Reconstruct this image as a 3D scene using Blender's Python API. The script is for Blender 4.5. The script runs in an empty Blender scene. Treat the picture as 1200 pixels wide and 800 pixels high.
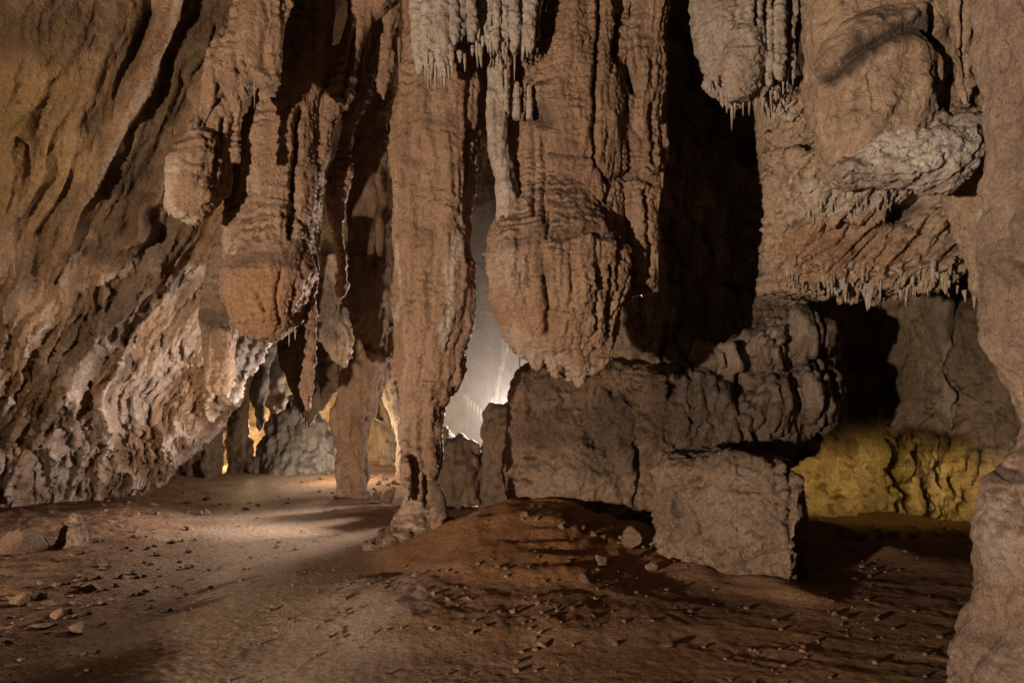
import bpy, bmesh, math, random
import numpy as np
from mathutils import Vector, Matrix

random.seed(7)
S = bpy.context.scene
COL = S.collection

# ------------------------------------------------------------------ camera
F, U0, V0, H = 800.0, 600.0, 490.0, 1.6          # focal (px of a 1200 px wide frame), principal column, horizon row, eye height
cam_d = bpy.data.cameras.new("camera")
cam = bpy.data.objects.new("camera", cam_d)
COL.objects.link(cam)
cam.location = (0, 0, H)
cam.rotation_euler = (math.radians(90), 0, 0)
cam_d.sensor_width = 36
cam_d.lens = 36 * F / 1200
cam_d.shift_y = (V0 - 400) / 1200
cam_d.clip_start = 0.05
cam_d.clip_end = 300
S.camera = cam

# ------------------------------------------------------------------ world, exposure
w = bpy.data.worlds.new("World")
S.world = w
w.use_nodes = True
bg = w.node_tree.nodes["Background"]
bg.inputs[0].default_value = (1.0, 0.80, 0.64, 1)       # dim warm ambient fill, added to lift the shadows
bg.inputs[1].default_value = 0.02
S.view_settings.view_transform = 'Standard'
S.view_settings.look = 'None'
S.view_settings.exposure = 0.0
S.view_settings.gamma = 1.0
S.cycles.max_bounces = 6
S.cycles.diffuse_bounces = 3
S.cycles.glossy_bounces = 2
S.cycles.volume_bounces = 0
S.cycles.use_denoising = True
S.cycles.sample_clamp_indirect = 4.0

# ------------------------------------------------------------------ lamps that light the show cave, with added fill lamps
def lamp(name, kind, loc, power, color, radius=0.15, target=None, size=None, blend=0.3):
    d = bpy.data.lights.new(name, kind)
    d.energy = power
    d.color = color
    d.shadow_soft_size = radius
    o = bpy.data.objects.new(name, d)
    o.location = loc
    if target is not None:
        o.rotation_euler = (Vector(target) - Vector(loc)).to_track_quat('-Z', 'Y').to_euler()
    if size is not None:
        d.spot_size = math.radians(size)
        d.spot_blend = blend
    COL.objects.link(o)
    return o

WARM = (1.0, 0.77, 0.56)
lamp("floodlight_front", 'SPOT', (-7.0, -3.0, 0.95), 8100, WARM, 0.14, (1.7, 9.0, 3.0), 88, 0.65)
lamp("floodlight_path", 'SPOT', (0.42, 14.3, 2.42), 3300, (1.0, 0.84, 0.72), 0.2, (-3.2, 6.0, 0.2), 88, 0.6)
lamp("fill_side", 'SPOT', (-1.12, 9.35, 0.42), 1700, (1.0, 0.84, 0.72), 0.06, (-7.0, 10.5, 1.75), 64, 0.9)  # added fill lamp behind the column foot, brightens the left wall
lamp("fill_gap", 'POINT', (0.06, 15.9, 1.72), 400, (1.0, 0.86, 0.76), 0.08)  # extra lamp added behind the boulder to brighten the gap
lamp("fill_mist", 'POINT', (0.42, 19.3, 1.45), 110, (1.0, 0.86, 0.76), 0.08)  # extra lamp added farther back, lights the mist and back wall
lamp("floodlight_far", 'POINT', (-7.4, 19.8, 1.2), 800, (1.0, 0.70, 0.34), 0.12)
lamp("fill_chamber", 'POINT', (-3.85, 16.4, 1.0), 200, (1.0, 0.80, 0.56), 0.1)  # added fill lamp hidden by the far pillar, brightens the chamber
yl = lamp("floodlight_yellow", 'SPOT', (6.75, 8.2, 0.55), 900, (1.0, 0.69, 0.21), 0.22, (6.9, 11.9, 0.46), 104, 0.85)
yl.scale = (1.0, 0.20, 1.0)                               # a wide flat beam
lamp("floodlight_amber", 'SPOT', (-7.6, 3.6, 2.2), 105, (1.0, 0.68, 0.20), 0.1, (-7.0, 8.6, 4.6), 80, 1.0)

# ------------------------------------------------------------------ small helpers
def P(u, v, Y):
    return np.array([(u - U0) / F * Y, Y, H - (v - V0) / F * Y])

def tag(o, label=None, cat=None, group=None, kind=None):
    if label: o["label"] = label
    if cat: o["category"] = cat
    if group: o["group"] = group
    if kind: o["kind"] = kind
    return o

_rs = np.random.RandomState(11)
_perm = np.concatenate([_rs.permutation(256)] * 3).astype(np.int32)
_g = _rs.normal(size=(256, 3)).astype(np.float32)
_g /= np.linalg.norm(_g, axis=1)[:, None]

def noise(p):
    """gradient noise, about -0.7..0.7"""
    p = p.astype(np.float32)
    i = np.floor(p).astype(np.int32)
    f = p - i
    i &= 255
    s = f * f * f * (f * (f * 6 - 15) + 10)
    out = np.zeros(len(p), np.float32)
    for dx in (0, 1):
        wx = s[:, 0] if dx else 1 - s[:, 0]
        px = _perm[i[:, 0] + dx]
        for dy in (0, 1):
            wy = s[:, 1] if dy else 1 - s[:, 1]
            py = _perm[px + i[:, 1] + dy]
            for dz in (0, 1):
                wz = s[:, 2] if dz else 1 - s[:, 2]
                h = _perm[py + i[:, 2] + dz] & 255
                g = _g[h]
                d = g[:, 0] * (f[:, 0] - dx) + g[:, 1] * (f[:, 1] - dy) + g[:, 2] * (f[:, 2] - dz)
                out += wx * wy * wz * d
    return out * 1.4

def fbm(p, octv=4, gain=0.5):
    a, t, r = 1.0, 0.0, 0
    for k in range(octv):
        r = r + a * noise(p * (2.03 ** k) + 17.3 * k)
        t += a
        a *= gain
    return r / t

def billow(p, octv=2, gain=0.45):
    """round swellings parted by sharp creases, 0 at a crease"""
    a, t, r = 1.0, 0.0, 0
    for k in range(octv):
        r = r + a * np.abs(noise(p * (2.1 ** k) + 9.1 * k))
        t += a
        a *= gain
    return r / t

def ridge(p, octv=3):
    a, t, r = 1.0, 0.0, 0
    for k in range(octv):
        n = 1 - np.abs(noise(p * (2.1 ** k) + 5.7 * k)) * 1.6
        r = r + a * n * n
        t += a
        a *= 0.5
    return r / t

def L(kind, s, amp, octv=3, shear=0.0, warp=0.0, off=0.0, mask=0.0):
    if not isinstance(s, tuple): s = (s, s, s)
    return (kind, s, amp, octv, shear, warp, off, mask)

def layer_value(co, ly):
    kind, s, amp, octv, shear, warp, off, mask = ly
    q = co.copy()
    q[:, 0] -= shear * co[:, 2]
    if warp:
        q = q + warp * np.stack([noise(co * 1.3 + 31), noise(co * 1.3 + 57), noise(co * 1.3 + 83)], 1)
    q = q * np.array(s, np.float32) + off
    if kind == 'fbm': v = amp * fbm(q, octv) * 1.6
    elif kind == 'billow': v = amp * (billow(q, octv) * 2.6 - 0.6)
    elif kind == 'ridge': v = amp * (ridge(q, octv) - 0.55) * 1.6
    elif kind == 'crack': v = -amp * smooth01(1 - np.abs(fbm(q, octv)) / 0.055)      # thin fissures
    elif kind == 'step':                                                              # overlapping ledges: slow out, sharp back in
        t = q[:, 2] + 0.9 * fbm(q * np.array([.55, .55, .35], np.float32), 3)
        fr = t - np.floor(t)
        v = amp * (smooth01(np.minimum(fr / 0.16, 1)) * (1 - fr) - 0.3)
    if callable(mask):
        v = v * mask(co)
    elif mask:
        v = v * smooth01(noise(co * mask + 71) * 1.5 + 0.5)
    return v

def poly_dist(uv, poly):
    best = np.full(len(uv), 1e9, np.float32)
    for a, b in zip(poly[:-1], poly[1:]):
        a = np.array(a, np.float32); b = np.array(b, np.float32)
        ab = b - a
        t = np.clip(((uv - a) @ ab) / max(ab @ ab, 1e-6), 0, 1)
        d = np.linalg.norm(uv - (a + t[:, None] * ab), axis=1)
        best = np.minimum(best, d)
    return best

def spot_dist(uv, c, r):
    return np.linalg.norm((uv - np.array(c)) / np.array(r), axis=1)

def proj(co):
    Y = np.maximum(co[:, 1], 0.1)
    return np.stack([U0 + co[:, 0] / Y * F, V0 - (co[:, 2] - H) / Y * F], 1).astype(np.float32)

def smooth01(x):
    x = np.clip(x, 0, 1)
    return x * x * (3 - 2 * x)

def get_co(me):
    a = np.empty(len(me.vertices) * 3, np.float32)
    me.vertices.foreach_get('co', a)
    return a.reshape(-1, 3)

def get_no(me):
    a = np.empty(len(me.vertices) * 3, np.float32)
    me.vertex_normals.foreach_get('vector', a)
    return a.reshape(-1, 3)

def set_co(me, co):
    me.vertices.foreach_set('co', co.astype(np.float32).ravel())
    me.update()

def attr(me, name, val):
    a = me.attributes.get(name) or me.attributes.new(name, 'FLOAT', 'POINT')
    a.data.foreach_set('value', val.astype(np.float32))

def displace(me, layers, feats=(), stains_shade=(), post=(), crest=None):
    """push the surface along its normals: mineral relief first, then the named ridges and grooves, then the fine relief"""
    co = get_co(me); no = get_no(me)
    d = np.zeros(len(co), np.float32)
    for ly in layers:
        d += layer_value(co, ly)
    if feats or stains_shade:
        uv = proj(co)
        jit = np.stack([noise(co * 2.5 + 3), noise(co * 2.5 + 44)], 1) * 9
        view = co - np.array([0, 0, H], np.float32)
        view /= np.linalg.norm(view, axis=1)[:, None]
        front = np.clip(-(view * no).sum(1) * 3 + 0.3, 0, 1)
        for kind, geo, width, amp in feats:
            if kind == 'line':
                t = poly_dist(uv + jit * min(1, width / 12), geo) / width
            else:
                t = spot_dist(uv + jit * 0.5, geo, width)
            d += amp * front * np.exp(-t * t * 1.6)
    co2 = co + no * d[:, None]
    set_co(me, co2)
    if post:
        no = get_no(me)
        e = np.zeros(len(co), np.float32)
        for ly in post:
            e += layer_value(co2, ly)
        set_co(me, co2 + no * e[:, None])
    pale = np.zeros(len(co), np.float32); dark = pale.copy(); warm = pale.copy()
    if crest is not None:                       # crystals grow on what sticks out
        ly, lo, hi, amt = crest[:4]
        if len(crest) > 4: amt = amt * crest[4](co2)
        pale += amt * smooth01((layer_value(co, ly) / abs(ly[2]) - lo) / (hi - lo))
    if stains_shade:
        brk = fbm(co2 * 5, 4) * 0.9
        for kind, geo, width, amt in stains_shade:
            if isinstance(width, tuple): t = spot_dist(uv + jit * 1.2, geo, width)
            else: t = poly_dist(uv + jit * 0.7, geo) / width
            val = amt * smooth01(1.35 - t + brk) * front
            if kind == 'pale': pale = np.maximum(pale, val)
            elif kind == 'dark': dark = np.maximum(dark, val)
            else: warm = np.maximum(warm, val)
    if post:                                    # upward faces are darker, in patches
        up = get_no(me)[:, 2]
        up_dark = smooth01((up - 0.12) / 0.4) * smooth01(0.65 + fbm(co2 * 2.3 + 12, 4) * 1.6) * 0.8
        dark = np.maximum(dark, up_dark * (1 - 0.6 * pale))
    attr(me, 'pale', np.clip(pale, 0, 1)); attr(me, 'dark', np.clip(dark, 0, 1)); attr(me, 'warm', np.clip(warm, 0, 1))

class Body:
    """collects closed lofts and balls that are later melted into one rock surface"""
    def __init__(self): self.v, self.f = [], []
    def loft(self, rows, Y, ratio=0.8, n=2.2, seg=28, dv=6, bmax=9, spin=0, fy=None):
        rows = sorted(rows)
        if rows[0][0] <= -40: rows = [(-125,) + tuple(rows[0][1:])] + rows
        vs = np.array([r[0] for r in rows], float)
        ls = np.array([r[1] for r in rows], float)
        rs = np.array([r[2] for r in rows], float)
        ys = np.array([r[3] if len(r) > 3 else Y for r in rows], float)
        m = max(4, int((vs[-1] - vs[0]) / dv))
        V = np.linspace(vs[0], vs[-1], m)
        Lu, Ru, Yc = np.interp(V, vs, ls), np.interp(V, vs, rs), np.interp(V, vs, ys)
        th = np.linspace(0, 2 * math.pi, seg, endpoint=False)
        c = np.sign(np.cos(th)) * np.abs(np.cos(th)) ** (2 / n)
        s = np.sign(np.sin(th)) * np.abs(np.sin(th)) ** (2 / n)
        b0 = len(self.v)
        for k in range(m):
            wy = fy or Yc[k]
            cx = ((Lu[k] + Ru[k]) / 2 - U0) / F * wy
            a = max((Ru[k] - Lu[k]) / 2 / F * wy, 0.004)
            b = min(a * ratio, bmax)
            z = H - (V[k] - V0) / F * wy
            for j in range(seg):
                self.v.append((cx + a * c[j], Yc[k] + b * s[j] + a * c[j] * spin, z))
        for k in range(m - 1):
            for j in range(seg):
                j2 = (j + 1) % seg
                self.f.append((b0 + k * seg + j, b0 + (k + 1) * seg + j, b0 + (k + 1) * seg + j2, b0 + k * seg + j2))
        self.f.append(tuple(b0 + j for j in range(seg)))
        self.f.append(tuple(b0 + (m - 1) * seg + j for j in reversed(range(seg))))
        return self
    def ball(self, u, v, Y, ru, rv, ry):
        c = P(u, v, Y); b0 = len(self.v); n, m = 16, 24
        for i in range(n + 1):
            ph = math.pi * i / n
            for j in range(m):
                t = 2 * math.pi * j / m
                self.v.append((c[0] + ru / F * Y * math.sin(ph) * math.cos(t), c[1] + ry * math.sin(ph) * math.sin(t), c[2] + rv / F * Y * math.cos(ph)))
        for i in range(n):
            for j in range(m):
                j2 = (j + 1) % m
                self.f.append((b0 + i * m + j, b0 + (i + 1) * m + j, b0 + (i + 1) * m + j2, b0 + i * m + j2))
        return self
    def melt(self, voxel, smooth=4):
        me = bpy.data.meshes.new('raw')
        me.from_pydata(self.v, [], self.f)
        o = bpy.data.objects.new('raw', me)
        COL.objects.link(o)
        r = o.modifiers.new('r', 'REMESH'); r.mode = 'VOXEL'; r.voxel_size = voxel; r.use_smooth_shade = True
        if smooth:
            sm = o.modifiers.new('s', 'SMOOTH'); sm.iterations = smooth; sm.factor = 0.5
        dg = bpy.context.evaluated_depsgraph_get()
        new = bpy.data.meshes.new_from_object(o.evaluated_get(dg))
        bpy.data.objects.remove(o); bpy.data.meshes.remove(me)
        return new

def finish(name, me, mat, parent=None, origin=None):
    """link the mesh with its origin at its foot (or at its thing's origin)"""
    co = get_co(me)
    if origin is None:
        origin = np.array(parent.location) if parent else np.array([(co[:, 0].min() + co[:, 0].max()) / 2, (co[:, 1].min() + co[:, 1].max()) / 2, co[:, 2].min()])
    set_co(me, co - origin.astype(np.float32))
    me.name = name
    me.materials.clear(); me.materials.append(mat)
    me.polygons.foreach_set('use_smooth', np.ones(len(me.polygons), bool))
    o = bpy.data.objects.new(name, me)
    COL.objects.link(o)
    if parent: o.parent = parent
    else: o.location = origin
    return o

def rock(name, body, mat, Y, layers, post=(), feats=(), stains_shade=(), parent=None, vox=0.0029, smooth=4, crest=None):
    me = body.melt(vox * Y, smooth)
    displace(me, layers, feats, stains_shade, post, crest)
    return finish(name, me, mat, parent)

def patch(name, grid, mat, layers, post=(), feats=(), stains_shade=(), res=(300, 300), crest=None, smooth_grid=True):
    """a cave wall: control points on the rock face, joined by a dense skin; rows run down, columns run across"""
    g = np.array(grid, float)                                # rows x cols x 3
    def up(a, n):
        k = a.shape[0]; x = np.linspace(0, k - 1, n)
        i = np.clip(np.floor(x).astype(int), 0, k - 2); t = (x - i)[:, None, None]
        p0 = a[np.clip(i - 1, 0, k - 1)]; p1 = a[i]; p2 = a[i + 1]; p3 = a[np.clip(i + 2, 0, k - 1)]
        return 0.5 * (2 * p1 + (p2 - p0) * t + (2 * p0 - 5 * p1 + 4 * p2 - p3) * t ** 2 + (3 * p1 - p0 - 3 * p2 + p3) * t ** 3)
    g = up(g, res[0])
    g = up(g.transpose(1, 0, 2), res[1]).transpose(1, 0, 2)
    n, m = g.shape[:2]
    idx = np.arange(n * m).reshape(n, m)
    q = np.stack([idx[:-1, :-1], idx[1:, :-1], idx[1:, 1:], idx[:-1, 1:]], -1).reshape(-1, 4)
    me = bpy.data.meshes.new(name)
    me.vertices.add(n * m); me.vertices.foreach_set('co', g.reshape(-1, 3).astype(np.float32).ravel())
    me.loops.add(q.size); me.loops.foreach_set('vertex_index', q.ravel().astype(np.int32))
    me.polygons.add(len(q)); me.polygons.foreach_set('loop_start', np.arange(0, q.size, 4, dtype=np.int32))
    me.update(calc_edges=True); me.validate()
    displace(me, layers, feats, stains_shade, post, crest)
    return finish(name, me, mat)

# ------------------------------------------------------------------ materials
def rock_mat(name, c1, c2, pale, dark, warm=(0.3, 0.15, 0.06), rough=(0.5, 0.9), bump=0.5, streak=0.35, fine=55, spec=0.35, blot=0.5):
    m = bpy.data.materials.new(name); m.use_nodes = True
    nt = m.node_tree; N = nt.nodes; lk = nt.links.new
    bs = N["Principled BSDF"]
    geo = N.new('ShaderNodeNewGeometry')
    def nz(scale, detail=6, rough_=0.6, src=None, dist=0.0):
        n = N.new('ShaderNodeTexNoise'); n.inputs['Scale'].default_value = scale
        n.inputs['Detail'].default_value = detail; n.inputs['Roughness'].default_value = rough_; n.inputs['Distortion'].default_value = dist
        lk(src or geo.outputs['Position'], n.inputs['Vector']); return n.outputs['Fac']
    def rng(v, a, b, c=0.0, d=1.0):
        n = N.new('ShaderNodeMapRange'); n.inputs[1].default_value = a; n.inputs[2].default_value = b
        n.inputs[3].default_value = c; n.inputs[4].default_value = d; lk(v, n.inputs[0]); return n.outputs[0]
    def mix(f, a, b, t='MIX'):
        n = N.new('ShaderNodeMix'); n.data_type = 'RGBA'; n.blend_type = t
        if isinstance(f, float): n.inputs[0].default_value = f
        else: lk(f, n.inputs[0])
        for i, x in ((6, a), (7, b)):
            if isinstance(x, tuple): n.inputs[i].default_value = (*x, 1)
            else: lk(x, n.inputs[i])
        return n.outputs[2]
    def math_(op, a, b):
        n = N.new('ShaderNodeMath'); n.operation = op; n.use_clamp = True
        for i, x in ((0, a), (1, b)):
            if isinstance(x, float): n.inputs[i].default_value = x
            else: lk(x, n.inputs[i])
        return n.outputs[0]
    mp = N.new('ShaderNodeMapping'); mp.inputs['Scale'].default_value = (1, 1, 0.13); lk(geo.outputs['Position'], mp.inputs[0])
    base = mix(rng(nz(1.7, 8, 0.62, dist=0.6), 0.36, 0.64), c1, c2)
    st = rng(nz(7, 5, 0.6, mp.outputs[0]), 0.5, 0.72, 0, streak)
    base = mix(st, base, dark)
    st2 = rng(nz(4.2, 5, 0.55, mp.outputs[0], 0.8), 0.56, 0.75, 0, streak)
    base = mix(st2, base, pale)
    bl = rng(nz(0.9, 7, 0.66, dist=1.2), 0.55, 0.72, 0, blot)
    base = mix(bl, base, dark)
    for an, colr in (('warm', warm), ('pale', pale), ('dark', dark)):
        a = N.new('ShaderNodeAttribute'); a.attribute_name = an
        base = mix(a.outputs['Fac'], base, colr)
    sp = rng(nz(24, 8, 0.75), 0.32, 0.68, 0.55, 1.4)
    cb = N.new('ShaderNodeCombineColor')
    for i in range(3): lk(sp, cb.inputs[i])
    base = mix(0.75, base, cb.outputs[0], 'MULTIPLY')
    lk(base, bs.inputs['Base Color'])
    lk(rng(nz(11, 4), 0.35, 0.65, rough[0], rough[1]), bs.inputs['Roughness'])
    bs.inputs['Specular IOR Level'].default_value = spec
    h1 = nz(fine * 0.22, 7, 0.62); h2 = nz(fine * 0.9, 5, 0.65)
    b1 = N.new('ShaderNodeBump'); b1.inputs['Strength'].default_value = min(1.0, bump * 1.5); b1.inputs['Distance'].default_value = 0.11; lk(h1, b1.inputs['Height'])
    b2 = N.new('ShaderNodeBump'); b2.inputs['Strength'].default_value = min(1.0, bump * 1.5); b2.inputs['Distance'].default_value = 0.022; lk(h2, b2.inputs['Height']); lk(b1.outputs[0], b2.inputs['Normal'])
    lk(b2.outputs[0], bs.inputs['Normal'])
    return m

DK = (0.066, 0.047, 0.037)
M_flow = rock_mat('orange_flowstone', (0.27, 0.165, 0.105), (0.36, 0.235, 0.155), (0.48, 0.41, 0.35), DK, warm=(.34, .18, .08), bump=0.55)
M_tan = rock_mat('tan_flowstone', (0.36, 0.255, 0.178), (0.45, 0.335, 0.245), (0.56, 0.50, 0.44), (0.09, 0.065, 0.05), bump=0.5, blot=0.35)
M_pale = rock_mat('pale_calcite', (0.31, 0.245, 0.20), (0.43, 0.37, 0.33), (0.64, 0.59, 0.55), (0.12, 0.095, 0.08), bump=0.45, streak=0.3, blot=0.4)
M_pink = rock_mat('pinkish_flowstone', (0.225, 0.155, 0.115), (0.38, 0.28, 0.218), (0.45, 0.38, 0.335), (0.13, 0.09, 0.07), bump=0.65, blot=0.6, fine=70)
M_wall = rock_mat('left_wall_rock', (0.17, 0.10, 0.055), (0.33, 0.205, 0.12), (0.60, 0.50, 0.44), (0.06, 0.04, 0.022), warm=(0.30, 0.19, 0.065), bump=0.6, streak=0.25, blot=.75)
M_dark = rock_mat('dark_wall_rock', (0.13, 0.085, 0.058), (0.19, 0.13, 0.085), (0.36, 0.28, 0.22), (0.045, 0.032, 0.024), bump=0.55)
M_yel = rock_mat('ochre_wall_rock', (0.24, 0.17, 0.11), (0.33, 0.25, 0.17), (0.44, 0.37, 0.3), (0.06, 0.042, 0.028), bump=0.6, streak=.5, blot=.7)
M_wet = rock_mat('wet_dark_flowstone', (0.10, 0.068, 0.047), (0.185, 0.13, 0.093), (0.42, 0.34, 0.29), (0.045, 0.034, 0.028), rough=(0.25, 0.6), bump=0.5, spec=0.5)
M_bould = rock_mat('brown_boulder_rock', (0.21, 0.138, 0.09), (0.30, 0.20, 0.135), (0.40, 0.31, 0.24), (0.055, 0.04, 0.032), warm=(0.33, 0.2, 0.1), bump=0.7, streak=0.12, blot=0.8)
M_block = rock_mat('fallen_block_rock', (0.20, 0.136, 0.094), (0.32, 0.225, 0.16), (0.42, 0.33, 0.27), (0.11, 0.08, 0.06), bump=0.8, streak=0.08, blot=0.4)
M_grey = rock_mat('grey_calcite', (0.20, 0.175, 0.16), (0.29, 0.26, 0.24), (0.6, 0.57, 0.54), (0.07, 0.06, 0.055), bump=0.5)
M_floor = rock_mat('cave_earth', (0.25, 0.145, 0.085), (0.36, 0.225, 0.145), (0.50, 0.385, 0.30), (0.12, 0.072, 0.045), warm=(0.36, 0.18, 0.08), rough=(.85, 1.0), spec=.12, bump=0.9, streak=0.0, fine=60, blot=0.5)
M_stone = rock_mat('loose_stone', (0.16, 0.10, 0.065), (0.24, 0.155, 0.105), (0.42, 0.32, 0.25), (0.09, 0.06, 0.04), bump=0.7, streak=0.0)

FLOW = [L('fbm', 0.9, 0.07, 3), L('billow', (3.6, 3.6, 0.36), 0.085, 2, warp=0.16, mask=.8), L('billow', (7.5, 7.5, 0.7), 0.034, 2, warp=0.12, mask=1.1, off=9)]
FLOWP = [L('step', (3.0, 3.0, 6.5), 0.035, mask=1.3), L('step', (5, 5, 17), 0.020, off=5, mask=1.7), L('billow', (13, 13, 1.6), 0.024, 2, warp=0.06, mask=1.5), L('ridge', (9, 9, 14), 0.016, 3, mask=2),
         L('crack', (4.5, 4.5, 9), 0.022, 3, warp=.1, mask=1.2), L('crack', (9, 9, 2.2), 0.018, 2, off=3, mask=1.6), L('fbm', 22, 0.013, 4)]
LUMP = [L('fbm', 0.8, 0.10, 3), L('fbm', 2.6, 0.05, 3)]
LUMPP = [L('ridge', 5, 0.014, 3), L('crack', 4, 0.02, 3, mask=1.2), L('fbm', 16, 0.014, 4)]

# ------------------------------------------------------------------ the cave floor
def floor_h(x, y):
    p = np.stack([x, y, np.zeros_like(x)], 1)
    left = smooth01((-(x + 0.42 * y) - 0.3) / 1.5)                       # rubble along the left wall
    h = 0.06 * fbm(p * 0.35, 3) - 0.02
    h += left * (0.12 + 0.06 * fbm(p * 1.1 + 5, 4) + 0.03 * ridge(p * 2.3, 3) + 0.03 * billow(p * 4.1 + 9, 3))
    # the earth mound at the foot of the column
    mx, my = x - 0.15, y - 8.75
    e = ((mx / 1.35) ** 2 + (my / np.where(my < 0, 1.9, 1.3)) ** 2)
    mound = np.exp(-e ** 1.35)
    ter = mound * 0.46 + 0.10 * fbm(p * 1.4 + 2, 4) * mound + 0.035 * ridge(p * 2.4 + 6, 3) * mound
    stp = 0.095
    terr = (np.floor(ter / stp) + smooth01((ter / stp - np.floor(ter / stp)) * 2.2 - 0.6)) * stp
    tw = smooth01((x + 0.1) / 0.5)
    h += np.where(mound > 0.03, (terr * tw * 0.95 + ter * (1 - tw * 0.95)) * smooth01((mound - 0.03) / 0.15), 0)
    # broken earth spread in front of it
    ax, ay = x + 0.25, y - 6.0
    apr = smooth01(1.5 - np.sqrt((ax / 1.35) ** 2 + (ay / 1.05) ** 2) + 0.25 * noise(p * 1.8))
    h += apr * (0.10 + 0.035 * fbm(p * 3.2, 4) + 0.018 * billow(p * 7, 2))
    # right: the ground falls away behind the fallen block, stony ribs run across it
    r = smooth01((x - 2.2) / 2.0) * smooth01((y - 7) / 4)
    h -= 0.17 * r
    rr = smooth01((x - 0.6) / 1.2) * smooth01((7.6 - y) / 1.0)
    q = np.stack([(x * 0.5 + y) * 2.6, (x - y * 0.5) * 0.55, np.zeros_like(x)], 1)
    h += rr * 0.016 * ridge(q, 3) * smooth01(noise(p * .7) * 1.5 + .6)
    # ridge of rubble by the ochre wall
    h += 0.30 * np.exp(-((x - (4.15 + (9.6 - y) * 0.25)) / 0.45) ** 2 - ((y - 9.4) / 1.2) ** 2)
    h += (1 - smooth01(1.5 - np.abs(x + 0.37 * y - 0.15) / 1.1)) * (0.020 * billow(p * 3.0 + 21, 3) + 0.005 * billow(p * 9 + 2, 2)) * smooth01((y - 3.5) / 2.5)
    # earth banked against the fallen block and the boulder
    for (ax_, ay_), (bx_, by_), hh in (((1.55, 7.5), (2.62, 6.15), .13), ((0.05, 9.5), (2.0, 9.4), .16)):
        tx, ty = bx_ - ax_, by_ - ay_
        t_ = np.clip(((x - ax_) * tx + (y - ay_) * ty) / (tx * tx + ty * ty), 0, 1)
        dd_ = np.sqrt((x - ax_ - t_ * tx) ** 2 + (y - ay_ - t_ * ty) ** 2)
        h += hh * (0.7 + 0.9 * noise(p * 2.1 + 14)) * np.exp(-(dd_ / 0.24) ** 2)
    far = smooth01((y - 14) / 6)
    h += far * (0.22 + 0.16 * fbm(p * 0.9 + 8, 4) * smooth01((x + 7.2) / 1.2))
    pth = smooth01(1.5 - np.abs(x + 0.37 * y - 0.15) / 1.3)
    h += (1 - .7 * pth) * (0.5 + .5 * smooth01((y - 4.5) / 2)) * (0.014 * fbm(p * 2.6, 5) + 0.005 * ridge(p * 9, 3)) + 0.008 * fbm(p * 14, 4)
    return h

def build_floor():
    vv = np.concatenate([np.linspace(3200, 900, 40, endpoint=False), np.linspace(900, 530, 270, endpoint=False), np.linspace(530, 520, 24)])
    ys = H * F / (vv - V0)
    ys = np.concatenate([np.linspace(-7, ys[0], 26, endpoint=False), ys])
    tt = np.concatenate([np.linspace(-2.6, -0.85, 40, endpoint=False), np.linspace(-0.85, 0.85, 470, endpoint=False), np.linspace(0.85, 2.6, 40)])
    spread = np.maximum(ys, 3.6)
    X = tt[None, :] * spread[:, None]; Yg = np.repeat(ys[:, None], len(tt), 1)
    x, y = X.ravel(), Yg.ravel()
    co = np.stack([x, y, floor_h(x, y)], 1)
    n, m = X.shape
    idx = np.arange(n * m).reshape(n, m)
    q = np.stack([idx[:-1, :-1], idx[:-1, 1:], idx[1:, 1:], idx[1:, :-1]], -1).reshape(-1, 4)
    me = bpy.data.meshes.new('cave_floor')
    me.vertices.add(n * m); me.vertices.foreach_set('co', co.astype(np.float32).ravel())
    me.loops.add(q.size); me.loops.foreach_set('vertex_index', q.ravel().astype(np.int32))
    me.polygons.add(len(q)); me.polygons.foreach_set('loop_start', np.arange(0, q.size, 4, dtype=np.int32))
    me.update(calc_edges=True); me.validate()
    p = np.stack([x, y, 0 * x], 1)
    b = fbm(p * 1.3, 4)
    path = smooth01(1.25 - np.abs(x + 0.37 * y - 0.15) / 1.5 + b * 0.9) * 0.75
    mound = np.exp(-(((x - 0.1) / 1.7) ** 2 + ((y - 8.0) / 2.0) ** 2) ** 1.2)
    warm = np.maximum(smooth01(mound * 1.5 - 0.1 + b * 0.5) * 0.9, 0.22 * smooth01((x + 2.2) / 1.5) * smooth01(.6 + b))
    attr(me, 'pale', np.clip(path * (1 - warm), 0, 1)); attr(me, 'warm', warm)
    attr(me, 'dark', smooth01(fbm(p * 0.8 + 40, 4) * 2.2 - 0.15) * 0.5 * smooth01((x + 2) / 2))
    o = finish('cave_floor', me, M_floor, origin=np.zeros(3))
    return tag(o, 'brown earthen cave floor with a trodden path and low mound', 'cave floor', kind='structure')
build_floor()

def fz(x, y):
    return float(floor_h(np.array([x], float), np.array([y], float))[0])

# ------------------------------------------------------------------ ceiling and walls
def grid_world(us, rows):
    """rows: (v, [(u, Y) ...])"""
    return [[P(u, v, Y) for (u, Y) in r] for v, r in rows]

cg = []
for Y in (-2, 1.5, 4, 6, 8, 10, 12, 14, 17, 20, 24):
    zz = max(5.0, 1.75 + 0.73 * min(Y, 13.5))
    cg.append([(x, Y, zz) for x in (-16, -11, -8, -5, -2, 1, 4, 7, 10, 16)])
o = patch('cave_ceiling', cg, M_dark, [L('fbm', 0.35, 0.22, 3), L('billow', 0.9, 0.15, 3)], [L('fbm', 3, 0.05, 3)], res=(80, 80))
tag(o, 'dark lumpy cave ceiling from which the stalactites hang', 'cave ceiling', kind='structure')

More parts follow.
